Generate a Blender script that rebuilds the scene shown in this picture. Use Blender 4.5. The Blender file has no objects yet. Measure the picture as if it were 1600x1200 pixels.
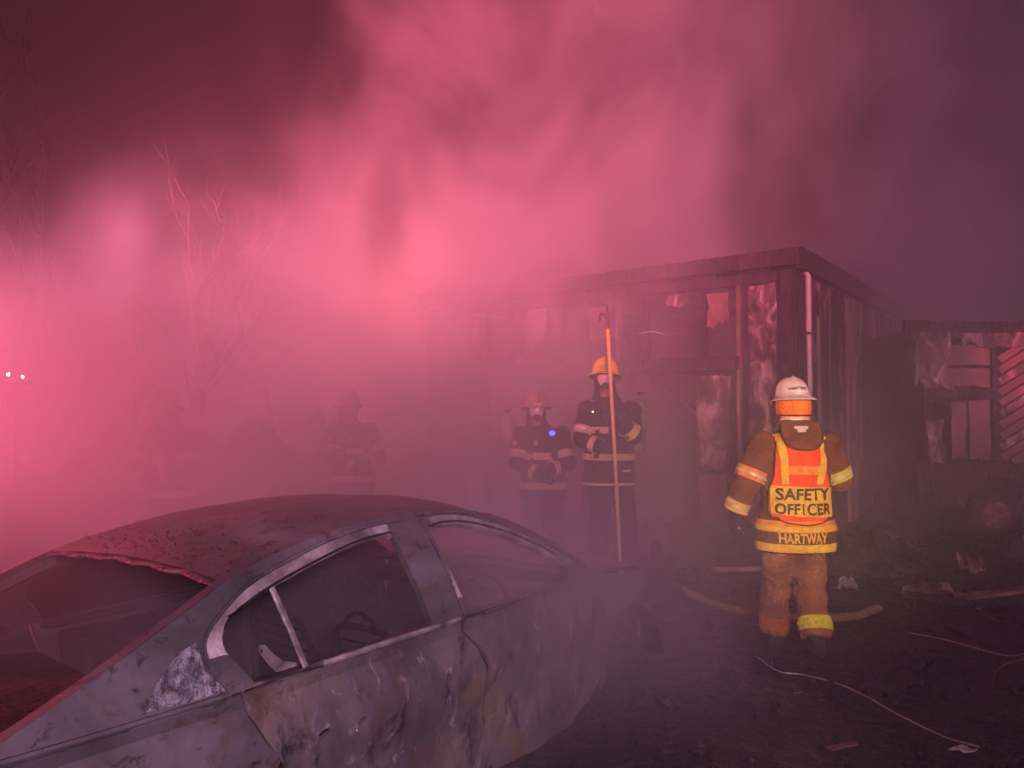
import bpy, bmesh, math, random
from mathutils import Vector, Matrix, noise as mnoise
from mathutils.geometry import delaunay_2d_cdt
from mathutils.bvhtree import BVHTree
random.seed(7)
sc = bpy.context.scene
COL = sc.collection
R = math.radians

# ------------------------------------------------------------------ camera
EYE = Vector((0, 0, 1.65))
PITCH = math.atan(40 / 1155)
cd = bpy.data.cameras.new('camera'); cam = bpy.data.objects.new('camera', cd); COL.objects.link(cam)
cd.sensor_width = 36; cd.lens = 36 * 1155 / 1600; cd.clip_end = 400; cd.clip_start = 0.05
cam.location = EYE; cam.rotation_euler = (R(90) + PITCH, 0, 0)
sc.camera = cam

# ------------------------------------------------------------------ night sky, faint moonlight, exposure
wd = bpy.data.worlds.new('World'); sc.world = wd; wd.use_nodes = True
wn = wd.node_tree.nodes; wl = wd.node_tree.links
bg = wn['Background']; sky = wn.new('ShaderNodeTexSky'); sky.sky_type = 'NISHITA'; sky.sun_disc = False
sky.sun_elevation = R(-3.0); sky.sun_rotation = R(200); sky.air_density = 1.5
wl.new(sky.outputs[0], bg.inputs[0]); bg.inputs[1].default_value = 0.05
sd = bpy.data.lights.new('moon', 'SUN'); sun = bpy.data.objects.new('moon', sd); COL.objects.link(sun)
sd.energy = 0.01; sd.angle = R(0.5); sd.color = (0.8, 0.85, 1.0); sun.rotation_euler = (R(50), 0, R(160))
sc.view_settings.view_transform = 'Standard'; sc.view_settings.look = 'None'
sc.view_settings.exposure = 0.0; sc.view_settings.gamma = 1.0
cy = sc.cycles
cy.use_denoising = True; cy.use_adaptive_sampling = True; cy.adaptive_threshold = 0.025; cy.adaptive_min_samples = 24
cy.max_bounces = 4; cy.diffuse_bounces = 2; cy.glossy_bounces = 2; cy.transmission_bounces = 3
cy.volume_bounces = 2; cy.transparent_max_bounces = 8
cy.volume_step_rate = 1.8; cy.volume_max_steps = 128
cy.sample_clamp_indirect = 4.0

# ------------------------------------------------------------------ lamps of unseen fire engines, plus fill lamps added for smoke and crew
def lamp(name, kind, loc, power, color, size=0.3, target=None, cone=None, blend=0.6):
    l = bpy.data.lights.new(name, kind); o = bpy.data.objects.new(name, l); COL.objects.link(o)
    l.energy = power; l.color = color; o.location = loc
    if kind == 'AREA': l.shape = 'DISK'; l.size = size
    else: l.shadow_soft_size = size
    if target is not None:
        o.rotation_euler = (Vector(target) - Vector(loc)).to_track_quat('-Z', 'Y').to_euler()
    if cone: l.spot_size = R(cone); l.spot_blend = blend
    return o
#LAMPS
lamp('engine_beacon_red', 'POINT', (-1.9, 10.6, 3.0), 420, (1.0, 0.175, 0.18), 1.2)
lamp('engine_beacon_left', 'POINT', (-10.0, 11.0, 1.8), 1700, (1.0, 0.15, 0.48), 1.5)
lamp('engine_light_bar', 'SPOT', (0.5, -7.0, 4.6), 36000, (1.0, 0.15, 0.235), 0.4, (-0.6, 11, 6.0), 42, 1.0)
lamp('mid_smoke_fill', 'SPOT', (-1.5, -3.0, 5.2), 3200, (1.0, 0.20, 0.34), 0.4, (-3.4, 9, 2.9), 34, 1.0)  # added fill brightening the smoke and heap left of centre
lamp('cross_smoke_fill', 'SPOT', (-12.0, 6.0, 3.0), 29000, (1.0, 0.23, 0.37), 0.4, (-1.5, 8.0, 1.3), 40, 1.0)  # added beam from the left to lift the low smoke
lamp('right_side_fill', 'SPOT', (6.0, -7.0, 3.0), 8800, (1.0, 0.38, 0.66), 0.4, (5.0, 10, 5.0), 52, 1.0)  # weak fill added for the dark right side
lamp('engine_roof_beacon', 'SPOT', (-6.0, 5.4, 2.9), 4000, (1.0, 0.07, 0.14), 0.15, (-1.25, 2.45, 1.15), 24, 1.0)
lamp('trailer_beacon', 'SPOT', (9.0, 3.0, 2.5), 3500, (1.0, 0.06, 0.09), 0.15, (6.45, 9.15, 2.2), 12, 1.0)
lamp('scene_light', 'SPOT', (1.5, -3.0, 3.0), 1750, (1.0, 0.54, 0.82), 0.3, (0.1, 2.9, 0.7), 46, 1.0)
lamp('crew_trim_fill', 'SPOT', (0.3, -0.5, 2.2), 360, (1.0, 0.74, 0.40), 0.08, (0.65, 7, 1.38), 15, 0.9)  # added spot that brightens the pole holder's helmet and trim
lamp('officer_trim_fill', 'SPOT', (0.9, -0.5, 2.2), 1250, (1.0, 0.66, 0.30), 0.08, (1.9, 5, 1.14), 25, 0.8)  # added spot behind the eye to make the officer's trim flare
lamp('near_left_fill', 'SPOT', (-6.2, 3.2, 2.8), 2600, (1.0, 0.22, 0.38), 0.3, (-2.0, 8.8, 1.1), 66, 1.0)  # unseen fill added at left for near smoke that stayed dark
lamp('low_smoke_fill', 'SPOT', (-3.9, 3.2, 1.5), 1600, (1.0, 0.19, 0.31), 0.3, (-0.6, 8.2, 1.0), 52, 1.0)  # low fill added beside the car to reach smoke near the ground
#ENDLAMPS
# ------------------------------------------------------------------ materials
def ramp_mat(name, cols, scale=4.0, rough=(0.5, 0.9), metal=0.0, bump=0.1, bscale=40.0, stretch=(1, 1, 1), detail=6.0, dist=0.3, spec=0.4, spots=()):
    """mottled surface: noise through a colour ramp, roughness following the same noise, fine bump"""
    m = bpy.data.materials.new(name); m.use_nodes = True; nt = m.node_tree; N, L = nt.nodes, nt.links
    p = N['Principled BSDF']
    tc = N.new('ShaderNodeTexCoord'); mp = N.new('ShaderNodeMapping'); L.new(tc.outputs['Object'], mp.inputs[0])
    mp.inputs['Scale'].default_value = stretch
    n1 = N.new('ShaderNodeTexNoise'); n1.inputs['Scale'].default_value = scale; n1.inputs['Detail'].default_value = detail
    n1.inputs['Roughness'].default_value = 0.62; n1.inputs['Distortion'].default_value = dist
    L.new(mp.outputs[0], n1.inputs[0])
    cr = N.new('ShaderNodeValToRGB'); L.new(n1.outputs[0], cr.inputs[0])
    e = cr.color_ramp.elements
    while len(e) < len(cols): e.new(0.5)
    for k, (pos, c) in enumerate(cols): e[k].position = pos; e[k].color = (*c, 1)
    base = cr.outputs[0]
    for col, ss, lo, hi in spots:                                    # rust, ash, blister and olive tint marks with outlines of their own
        sn = N.new('ShaderNodeTexNoise'); sn.inputs['Scale'].default_value = ss; sn.inputs['Detail'].default_value = 12; sn.inputs['Roughness'].default_value = .7; sn.inputs['Distortion'].default_value = .6
        L.new(mp.outputs[0], sn.inputs[0]); sr = N.new('ShaderNodeMapRange'); L.new(sn.outputs[0], sr.inputs[0]); sr.inputs[1].default_value = lo; sr.inputs[2].default_value = hi
        mx = N.new('ShaderNodeMix'); mx.data_type = 'RGBA'; L.new(sr.outputs[0], mx.inputs[0]); L.new(base, mx.inputs[6]); mx.inputs[7].default_value = (*col, 1); base = mx.outputs[2]
    L.new(base, p.inputs['Base Color'])
    mr = N.new('ShaderNodeMapRange'); L.new(n1.outputs[0], mr.inputs[0])
    for i, v in enumerate((0.3, 0.7, rough[0], rough[1])): mr.inputs[i + 1].default_value = v
    L.new(mr.outputs[0], p.inputs['Roughness'])
    p.inputs['Metallic'].default_value = metal; p.inputs['Specular IOR Level'].default_value = spec
    n2 = N.new('ShaderNodeTexNoise'); n2.inputs['Scale'].default_value = bscale; n2.inputs['Detail'].default_value = 4; L.new(mp.outputs[0], n2.inputs[0])
    ad = N.new('ShaderNodeMath'); ad.operation = 'MULTIPLY_ADD'; L.new(n1.outputs[0], ad.inputs[0]); ad.inputs[1].default_value = 0.8; L.new(n2.outputs[0], ad.inputs[2])
    b = N.new('ShaderNodeBump'); b.inputs['Strength'].default_value = bump * 4 if bump < .25 else 1.0; b.inputs['Distance'].default_value = bump * 0.12
    L.new(ad.outputs[0], b.inputs['Height']); L.new(b.outputs[0], p.inputs['Normal'])
    return m
def glow_mat(name, col, strength):
    m = bpy.data.materials.new(name); m.use_nodes = True; p = m.node_tree.nodes['Principled BSDF']
    p.inputs['Base Color'].default_value = (*col, 1); p.inputs['Emission Color'].default_value = (*col, 1); p.inputs['Emission Strength'].default_value = strength
    return m
M = {}
M['mud'] = ramp_mat('wet_black_mud', [(0.36, (.008, .006, .006)), (0.52, (.022, .018, .017)), (0.66, (.06, .05, .045)), (.74, (.10, .09, .08))], 1.1, (0.08, 0.65), 0, .9, 9, detail=9, dist=.8)
M['char'] = ramp_mat('charred_wood', [(0.35, (.006, .005, .005)), (0.6, (.03, .024, .02)), (.75, (.10, .08, .07))], 3.0, (0.6, 0.95), 0, .6, 28, (1, 1, .3))
M['wood'] = ramp_mat('scorched_wood', [(0.3, (.03, .022, .018)), (0.5, (.15, .10, .07)), (.72, (.36, .26, .18))], 3.5, (0.6, 0.9), 0, .25, 30, (1, 1, .3))
M['siding'] = ramp_mat('peeling_siding', [(0.34, (.012, .009, .008)), (0.48, (.08, .05, .04)), (0.60, (.26, .20, .17)), (.76, (.6, .55, .52))], 4.6, (0.5, 0.9), 0, .35, 20, (1, 1, .6), dist=1.2)
M['board'] = ramp_mat('smoked_panel', [(0.3, (.04, .02, .016)), (0.5, (.15, .07, .055)), (.72, (.27, .14, .11))], 1.6, (0.6, 0.9), 0, .15, 25)
M['board2'] = ramp_mat('ashy_chips', [(0.3, (.03, .025, .023)), (0.5, (.10, .08, .075)), (.72, (.24, .20, .18))], 9, (0.6, 0.9), 0, .15, 25)
M['pale'] = ramp_mat('ash_white_sheet', [(0.3, (.12, .10, .09)), (0.5, (.5, .46, .42)), (.75, (.8, .77, .73))], 5, (0.5, 0.9), 0, .3, 20)
M['blackout'] = ramp_mat('blackout_pane', [(0.35, (.006, .004, .004)), (.7, (.03, .02, .02))], 5, (0.4, .8), 0, .1, 30)  # opaque black for the panes added in the far windows
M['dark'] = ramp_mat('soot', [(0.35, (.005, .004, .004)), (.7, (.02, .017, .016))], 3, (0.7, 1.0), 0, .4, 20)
M['pipe'] = ramp_mat('downspout_paint', [(0.3, (.22, .18, .14)), (.55, (.5, .43, .34)), (.75, (.62, .55, .45))], 3, (.4, .7), 0, .1, 30, (1, 1, .4))
M['body'] = ramp_mat('burnt_car_paint', [(0.28, (.03, .028, .030)), (0.44, (.075, .072, .078)), (0.58, (.13, .125, .135)), (.78, (.24, .23, .245))], 1.5, (0.42, 0.75), 0.25, .06, 45, detail=10, dist=.7, spots=(((.10, .06, .045), 7.3, .54, .66), ((.025, .02, .02), 13.1, .56, .66), ((.5, .47, .48), 19, .66, .72)))
M['door'] = ramp_mat('burnt_door_metal', [(0.28, (.05, .045, .048)), (0.42, (.09, .085, .09)), (0.54, (.14, .13, .128)), (0.63, (.165, .145, .12)), (.76, (.30, .28, .26))], 2.6, (0.4, 0.8), 0.3, .08, 45, (1, 1, .55), detail=12, dist=.45, spots=(((.10, .07, .055), 5.7, .52, .64), ((.024, .02, .02), 9.3, .54, .66), ((.36, .35, .33), 15, .58, .70), ((.17, .15, .06), 3.1, .56, .68)))  # olive spots put yellowish lamplight into the door's colour
M['ashy'] = ramp_mat('mottled_white_ash_metal', [(0.34, (.09, .095, .11)), (0.45, (.2, .21, .23)), (0.55, (.36, .38, .42)), (.70, (.6, .62, .66))], 13, (0.45, 0.85), 0.1, .35, 60, detail=12, dist=1.6)
M['frame'] = ramp_mat('bleached_frame_metal', [(0.30, (.06, .055, .055)), (0.46, (.26, .25, .25)), (.66, (.6, .58, .58))], 7, (0.3, 0.6), 0.45, .08, 70, detail=9)
M['carin'] = ramp_mat('burnt_out_cabin', [(0.35, (.006, .004, .004)), (0.55, (.022, .014, .013)), (.75, (.08, .05, .04))], 7, (0.7, 1.0), 0, .8, 22, detail=9)
M['roofp'] = ramp_mat('blistered_roof_paint', [(0.36, (.03, .02, .022)), (0.52, (.09, .07, .075)), (0.60, (.22, .18, .19)), (.70, (.5, .45, .45))], 11, (0.25, 0.7), 0.25, .5, 60, detail=10, dist=1.0)
M['rubber'] = ramp_mat('black_rubber', [(0.4, (.008, .008, .008)), (.7, (.03, .03, .03))], 6, (.5, .8), 0, .2, 50)
M['steel'] = ramp_mat('rusty_steel', [(0.35, (.05, .03, .02)), (.5, (.16, .09, .06)), (.7, (.35, .28, .24))], 9, (.4, .8), .5, .25, 50)
M['coat'] = ramp_mat('tan_turnout_cloth', [(0.32, (.15, .055, .03)), (0.5, (.25, .10, .055)), (.72, (.34, .145, .085))], 5, (0.85, 0.98), 0, .25, 110, spec=.15)
M['trouser'] = ramp_mat('tan_turnout_trouser_cloth', [(0.30, (.16, .06, .035)), (0.5, (.30, .13, .07)), (.72, (.42, .22, .12))], 4, (0.85, 0.98), 0, .25, 110, (1, 1, .5), spec=.15)
M['blackcoat'] = ramp_mat('black_turnout_cloth', [(0.32, (.012, .010, .010)), (0.5, (.03, .024, .022)), (.72, (.07, .055, .05))], 5, (0.85, 0.98), 0, .25, 110, spec=.15)
M['orange'] = ramp_mat('orange_vest_cloth', [(0.3, (.62, .045, .012)), (0.5, (.80, .075, .015)), (.72, (.92, .13, .025))], 5, (0.7, 0.9), 0, .12, 90, spec=.2)
M['yellow'] = ramp_mat('yellow_reflective_trim', [(0.3, (.80, .42, .03)), (0.5, (.95, .62, .05)), (.72, (1.0, .80, .12))], 22, (0.3, 0.55), 0, .2, 120)
M['lime'] = ramp_mat('lime_reflective_trim', [(0.3, (.55, .50, .03)), (0.5, (.8, .78, .06)), (.72, (.98, .95, .15))], 22, (0.3, 0.55), 0, .25, 120)
M['orangetrim'] = ramp_mat('orange_reflective_trim', [(0.3, (.80, .20, .03)), (0.5, (.95, .34, .05)), (.72, (1, .5, .08))], 18, (0.3, 0.6), 0, .2, 120)
M['silver'] = ramp_mat('silver_stripe', [(0.3, (.45, .42, .32)), (.7, (.75, .72, .55))], 30, (.3, .5), .2, .1, 120)
M['shroud'] = ramp_mat('orange_neck_shroud', [(0.3, (.85, .16, .01)), (0.5, (.98, .26, .02)), (.72, (1, .38, .03))], 6, (0.5, 0.8), 0, .2, 60)
M['white'] = ramp_mat('white_helmet_shell', [(0.3, (.52, .46, .44)), (.5, (.74, .68, .66)), (.75, (.85, .8, .78))], 7, (0.3, 0.55), 0, .08, 40)
M['ochre'] = ramp_mat('yellow_helmet_shell', [(0.3, (.33, .24, .01)), (.5, (.70, .60, .02)), (.75, (.85, .78, .05))], 9, (0.3, 0.55), 0, .12, 40)
M['redhelm'] = ramp_mat('sooty_helmet_shell', [(0.3, (.10, .05, .05)), (.5, (.28, .18, .17)), (.75, (.45, .34, .32))], 9, (0.3, 0.6), 0, .12, 40)
M['ink'] = ramp_mat('dark_lettering', [(0.4, (.035, .03, .008)), (.7, (.09, .07, .02))], 20, (.6, .8), 0, .05, 40)
M['skin'] = ramp_mat('skin', [(0.4, (.42, .24, .17)), (.7, (.55, .33, .24))], 8, (.4, .6), 0, .05, 90)
M['glove'] = ramp_mat('black_glove_leather', [(0.4, (.010, .009, .009)), (.7, (.04, .035, .03))], 12, (.5, .8), 0, .2, 70)
M['lens'] = ramp_mat('lens_with_glare', [(0.3, (.25, .19, .18)), (.7, (.55, .44, .42))], 4, (.1, .25), 0, .05, 20, spec=.8)  # pale tone puts reflected light into the lens colour
M['hood'] = ramp_mat('pale_cloth_and_glare', [(0.3, (.45, .36, .32)), (.7, (.8, .7, .64))], 6, (.7, .9), 0, .2, 80)  # also the pole holder's mask lens, pale for the light it reflects
M['bottle'] = ramp_mat('air_cylinder_paint', [(0.4, (.16, .15, .13)), (.7, (.32, .3, .27))], 6, (.3, .5), .2, .1, 60)
M['hickory'] = ramp_mat('pole_fibreglass', [(0.3, (.42, .28, .06)), (.5, (.66, .48, .12)), (.75, (.8, .62, .2))], 4, (.35, .6), 0, .08, 50, (1, 1, .2))
M['hose'] = ramp_mat('tan_hose_jacket', [(0.3, (.10, .07, .05)), (.5, (.22, .16, .11)), (.75, (.4, .31, .22))], 4, (.5, .8), 0, .25, 90)
M['cable'] = ramp_mat('bare_cable', [(0.3, (.25, .22, .22)), (.7, (.6, .56, .56))], 5, (.25, .5), .5, .05, 60)
M['bark'] = ramp_mat('pale_bark', [(0.3, (.12, .09, .08)), (.7, (.42, .34, .31))], 5, (.7, .9), 0, .4, 30, (1, 1, .3))
M['blue'] = glow_mat('blue_lamp', (.03, .03, 1.0), 14)
M['paletrim'] = ramp_mat('pale_reflective_trim', [(0.3, (.60, .50, .26)), (0.5, (.82, .74, .42)), (.72, (.95, .9, .6))], 18, (0.3, 0.55), 0, .25, 120)
M['whitelamp'] = glow_mat('white_lamp', (.62, .75, 1.0), 60)
M['greenlamp'] = glow_mat('green_lamp', (.75, 1.0, .25), 6)

# ------------------------------------------------------------------ mesh helpers
def link(name, me, mat, parent=None):
    o = bpy.data.objects.new(name, me); COL.objects.link(o)
    if mat is not None and not me.materials: me.materials.append(mat)
    if parent is not None: o.parent = parent
    return o
def obj(name, bm, mat, parent=None, smooth=True):
    bmesh.ops.recalc_face_normals(bm, faces=bm.faces)
    me = bpy.data.meshes.new(name); bm.to_mesh(me); bm.free()
    if smooth:
        for p in me.polygons: p.use_smooth = True
        try: me.set_sharp_from_angle(angle=R(40))
        except Exception: pass
    return link(name, me, mat, parent)
def thing(name, label, cat, loc=(0, 0, 0), rotz=0.0, group=None):
    o = bpy.data.objects.new(name, None); COL.objects.link(o); o.location = loc; o.rotation_euler = (0, 0, rotz)
    o.empty_display_size = 0.1
    return tag(o, label, cat, group)
def tag(o, label, cat, group=None):
    o['label'] = label; o['category'] = cat
    if group: o['group'] = group
    return o
def bevel(bm, w, seg=1):
    bmesh.ops.bevel(bm, geom=list(bm.edges), offset=w, segments=seg, affect='EDGES', profile=0.6)
def box(bm, lo, hi, mtx=None):
    r = bmesh.ops.create_cube(bm, size=1)['verts']
    for v in r:
        v.co = Vector([lo[i] + (v.co[i] + .5) * (hi[i] - lo[i]) for i in range(3)])
        if mtx is not None: v.co = mtx @ v.co
    return r
def box_obj(name, lo, hi, mat, parent=None, bw=0.004, rag=0.0, seg=1, seed=0):
    """a bevelled box; with rag > 0 it is cut along its length and its outline made uneven"""
    bm = bmesh.new(); box(bm, lo, hi)
    if rag:
        bmesh.ops.subdivide_edges(bm, edges=list(bm.edges), cuts=3, use_grid_fill=True)
        for v in bm.verts:
            q = v.co * 3.1 + Vector((seed * 7.3, seed * 1.7, 0)); v.co += Vector((mnoise.noise(q), mnoise.noise(q + Vector((9, 0, 0))), mnoise.noise(q + Vector((0, 9, 0))))) * rag
    elif bw: bevel(bm, bw, seg)
    return obj(name, bm, mat, parent, smooth=bool(rag))
def frame_of(d, up=Vector((0, 0, 1))):
    d = d.normalized(); u = up if abs(d.dot(up)) < .98 else Vector((0, 1, 0))
    x = d.cross(u).normalized(); y = x.cross(d).normalized(); return x, y
def tube(bm, pts, rad, seg=12, cap=True, up=Vector((0, 0, 1)), ref=None):
    """ring loft through pts; rad = number, list of numbers or list of (rx, ry); ref fixes the ring's x axis"""
    pts = [Vector(p) for p in pts]; n = len(pts); rings = []; x = None
    for i, p in enumerate(pts):
        d = (pts[min(i + 1, n - 1)] - pts[max(i - 1, 0)]).normalized()
        if ref is not None:
            y = d.cross(Vector(ref)).normalized(); x = y.cross(d).normalized()
        elif x is None or (x - d * x.dot(d)).length < .1: x, y = frame_of(d, up)
        else: x = (x - d * x.dot(d)).normalized(); y = d.cross(x).normalized()
        r = rad[i] if isinstance(rad, (list, tuple)) and not (isinstance(rad, tuple) and len(rad) == 2) else rad
        rx, ry = (r if isinstance(r, (list, tuple)) else (r, r))
        rings.append([bm.verts.new(p + x * math.cos(2 * math.pi * k / seg) * rx + y * math.sin(2 * math.pi * k / seg) * ry) for k in range(seg)])
    for a, b in zip(rings, rings[1:]):
        for k in range(seg): bm.faces.new((a[k], a[(k + 1) % seg], b[(k + 1) % seg], b[k]))
    if cap: bm.faces.new(rings[0][::-1]); bm.faces.new(rings[-1])
    return rings
def smooth_path(ctrl, n=6):
    """Catmull-Rom through control points"""
    c = [Vector(p) for p in ctrl]; c = [c[0] * 2 - c[1]] + c + [c[-1] * 2 - c[-2]]; out = []
    for i in range(1, len(c) - 2):
        for k in range(n):
            t = k / n; a, b, d, e = c[i - 1], c[i], c[i + 1], c[i + 2]
            out.append(0.5 * ((2 * b) + (d - a) * t + (2 * a - 5 * b + 4 * d - e) * t * t + (3 * b - a - 3 * d + e) * t ** 3))
    out.append(c[-2]); return out
def resample(poly, n):
    L = [0.0]
    for a, b in zip(poly, poly[1:]): L.append(L[-1] + (b - a).length)
    out = []; j = 0
    for k in range(n):
        t = L[-1] * k / (n - 1)
        while j < len(L) - 2 and L[j + 1] < t: j += 1
        f = (t - L[j]) / max(1e-9, L[j + 1] - L[j]); out.append(poly[j].lerp(poly[j + 1], min(1, f)))
    return out
def inside(p, poly):
    c = False; n = len(poly); j = n - 1
    for i in range(n):
        xi, yi = poly[i]; xj, yj = poly[j]
        if (yi > p[1]) != (yj > p[1]) and p[0] < (xj - xi) * (p[1] - yi) / (yj - yi) + xi: c = not c
        j = i
    return c
def dens(poly, step):
    out = []; n = len(poly)
    for i in range(n):
        a, b = Vector(poly[i]), Vector(poly[(i + 1) % n]); k = max(1, int((b - a).length / step))
        out += [tuple(a.lerp(b, q / k)) for q in range(k)]
    return out
def panel_bm(outline, mapf, step=0.05, holes=(), thick=0.0):
    """a sheet cut to an outline in the plane (with holes), meshed finely and mapped to 3D; thick adds a skirt and back"""
    outl = dens(outline, step); hs = [dens(h, step * .6) for h in holes]
    vs = [Vector(p) for p in outl]; ed = [(i, (i + 1) % len(outl)) for i in range(len(outl))]
    for h in hs:
        o = len(vs); vs += [Vector(p) for p in h]; ed += [(o + i, o + (i + 1) % len(h)) for i in range(len(h))]
    x0 = min(p[0] for p in outl); x1 = max(p[0] for p in outl); y0 = min(p[1] for p in outl); y1 = max(p[1] for p in outl)
    edge_pts = [Vector(p) for p in outl] + [Vector(p) for h in hs for p in h]
    y = y0 + step * .5; row = 0
    while y < y1:
        x = x0 + (step * .5 if row % 2 else 0.0)
        while x < x1:
            if inside((x, y), outl) and not any(inside((x, y), h) for h in hs):
                q = Vector((x, y))
                if min((q - e).length_squared for e in edge_pts) > (step * .35) ** 2: vs.append(q)
            x += step
        y += step * .87; row += 1
    r = delaunay_2d_cdt(vs, ed, [], 0, 1e-6)
    bm = bmesh.new(); bv = [bm.verts.new(mapf(*v)) for v in r[0]]
    fs = []
    for f in r[2]:
        c = sum((r[0][i] for i in f), Vector((0, 0))) / len(f)
        if inside(c, outl) and not any(inside(c, h) for h in hs):
            try: fs.append(bm.faces.new([bv[i] for i in f]))
            except ValueError: pass
    bmesh.ops.delete(bm, geom=[v for v in bm.verts if not v.link_faces], context='VERTS')
    if thick:
        bmesh.ops.recalc_face_normals(bm, faces=bm.faces)
        thicken(bm, thick)
    return bm
def loft_bm(curves, n=24, thick=0.0):
    """surface through several polylines, each resampled to n points"""
    cs = [resample([Vector(p) for p in c], n) for c in curves]
    bm = bmesh.new(); g = [[bm.verts.new(p) for p in c] for c in cs]
    for a, b in zip(g, g[1:]):
        for k in range(n - 1): bm.faces.new((a[k], a[k + 1], b[k + 1], b[k]))
    if thick:
        bmesh.ops.recalc_face_normals(bm, faces=bm.faces); thicken(bm, thick)
    return bm
def thicken(bm, t):
    """give an open sheet a back and an edge, offset along plain vertex normals (no spikes at slivers)"""
    bm.normal_update(); fs = list(bm.faces); bd = [e for e in bm.edges if len(e.link_faces) == 1]; vm = {}
    for v in list(bm.verts): vm[v] = bm.verts.new(v.co - v.normal * t)
    for f in fs: bm.faces.new([vm[v] for v in reversed(f.verts)])
    for e in bd:
        a, c = e.verts; l = e.link_loops[0]
        if l.vert is c: a, c = c, a
        try: bm.faces.new((c, a, vm[a], vm[c]))
        except ValueError: pass
def crumple(bm, amp, scale, seed=0):
    s = Vector((seed * 3.3, seed * 5.1, seed * 1.7))
    bm.normal_update()
    ns = [(v, v.normal.copy()) for v in bm.verts]
    for v, n in ns: v.co += n * (mnoise.noise(v.co * scale + s) * amp + mnoise.noise(v.co * scale * 2.7 + s) * amp * .4)
# ------------------------------------------------------------------ ground
def ground():
    bm = bmesh.new()
    xs = [-60, -40, -25, -16] + [-12 + .25 * i for i in range(105)] + [15, 22, 35, 60]
    ys = [-20, -8] + [0 + .25 * i for i in range(65)] + [17, 20, 26, 36, 55, 80]
    g = []
    for y in ys:
        row = []
        for x in xs:
            q = Vector((x, y, 0)); z = -0.03
            if abs(x) < 14 and y > 0: z += .05 * mnoise.noise(q * .7) + .035 * mnoise.noise(q * 2.3) + .03 * max(0, mnoise.noise(q * 4.1 + Vector((5, 0, 0))))
            row.append(bm.verts.new((x, y, min(z, .03))))
        g.append(row)
    for a, b in zip(g, g[1:]):
        for k in range(len(xs) - 1): bm.faces.new((a[k], a[k + 1], b[k + 1], b[k]))
    o = obj('ground', bm, M['mud']); o['kind'] = 'structure'
ground()

# ------------------------------------------------------------------ burnt building: frame coordinates run from its near corner
BC = Vector((3.12, 8.2, 0)); BYAW = math.atan2(.795, .606)
# local x runs along the right wall (away), local y along the left wall
bld = thing('burnt_building', 'flat roofed burnt out building with bare studs and hanging siding behind the firefighters', 'building', BC, BYAW)
HB = 3.42
LW, RW = 5.6, 6.0
box_obj('floor_slab', (0, 0, -.1), (RW, LW, .10), M['char'], bld, .01)
# roof edge beams and deck
box_obj('roof_beam', (-.10, -.12, HB - .17), (-.02, LW + .1, HB + .02), M['char'], bld, 0, .025, seed=1)
box_obj('roof_beam', (-.02, -.12, HB - .20), (RW + .1, -.04, HB + .03), M['char'], bld, 0, .025, seed=2)
box_obj('roof_deck', (0, 0, HB - .04), (RW, LW, HB), M['char'], bld, .004)
for k in range(9): box_obj('rafter', (.05, .25 + k * .62, HB - .19), (RW - .1, .29 + k * .62, HB - .045), M['char'], bld, .004)
box_obj('corner_post', (0, 0, .1), (.14, .14, HB - .2), M['char'], bld, 0, .02, seed=3)
box_obj('corner_post', (.02, LW - .14, .1), (.16, LW, HB - .2), M['char'], bld, 0, .02, seed=4)
# back walls close the room off
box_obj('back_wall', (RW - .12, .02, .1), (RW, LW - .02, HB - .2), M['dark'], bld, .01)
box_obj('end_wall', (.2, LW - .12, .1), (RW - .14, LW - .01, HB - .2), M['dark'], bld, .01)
# left wall: plates, header beam, studs, burnt gaps
box_obj('wall_plate', (.01, .16, .1), (.13, LW - .16, .2), M['char'], bld, 0, .015, seed=5)
box_obj('wall_plate', (.01, .16, HB - .32), (.11, LW - .16, HB - .21), M['char'], bld, 0, .015, seed=6)
box_obj('header_beam', (.0, .62, 2.10), (.12, LW - .3, 2.28), M['char'], bld, 0, .03, seed=7)
ys = [.60, 1.02, 1.78, 2.2, 2.66, 3.1, 3.52, 3.95, 4.4, 4.85, 5.3]
for i, y in enumerate(ys):
    z0 = .2 if i in (0, 8, 9, 10) else 2.29
    box_obj('stud', (.02, y, z0), (.11, y + .045, HB - .325), M['char'] if i % 3 else M['wood'], bld, 0, .016, seed=10 + i)
for i, (y, z1) in enumerate([(1.05, 1.5), (2.7, .9), (3.5, 1.3)]):
    box_obj('stud', (.02, y, .2), (.11, y + .045, z1), M['char'], bld, 0, .018, seed=30 + i)
def sheet(name, mat, y0, y1, z0, z1, seed, x=-.012, rag=.05, curl=.05, thick=.008, parent=bld, mp=None, step=.05):
    """torn sheet on the left wall with a ragged outline and some curl"""
    out = []; rr = random.Random(seed); sk = rr.uniform(-rag, rag)
    for k in range(7): out.append((y0 + (y1 - y0) * k / 7, z0 + rr.uniform(-.3, 1.6) * rag * (1 if k % 2 else .3)))
    for k in range(5): out.append((y1 + rr.uniform(-.5, .12) * rag * (k > 0), z0 + (z1 - z0) * k / 5))
    for k in range(2): out.append((y1 - (y1 - y0) * k / 2, z1 + sk * .3))
    for k in range(5): out.append((y0 + rr.uniform(-.12, .5) * rag * (k > 0), z1 - (z1 - z0) * k / 5))
    s = Vector((seed * 2.1, seed * 3.7, 0))
    f = mp or (lambda a, b: Vector((x - curl * (.5 + mnoise.noise(Vector((a * 5, b * 2.5, 0)) + s)), a, b)))
    o = obj(name, panel_bm(out, f, step, thick=thick), mat, parent); return o
sheet('siding_panel', M['siding'], .16, .48, .35, HB - .34, 1, x=-.005, rag=.045, curl=.07)          # crinkled strip beside the corner
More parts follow.
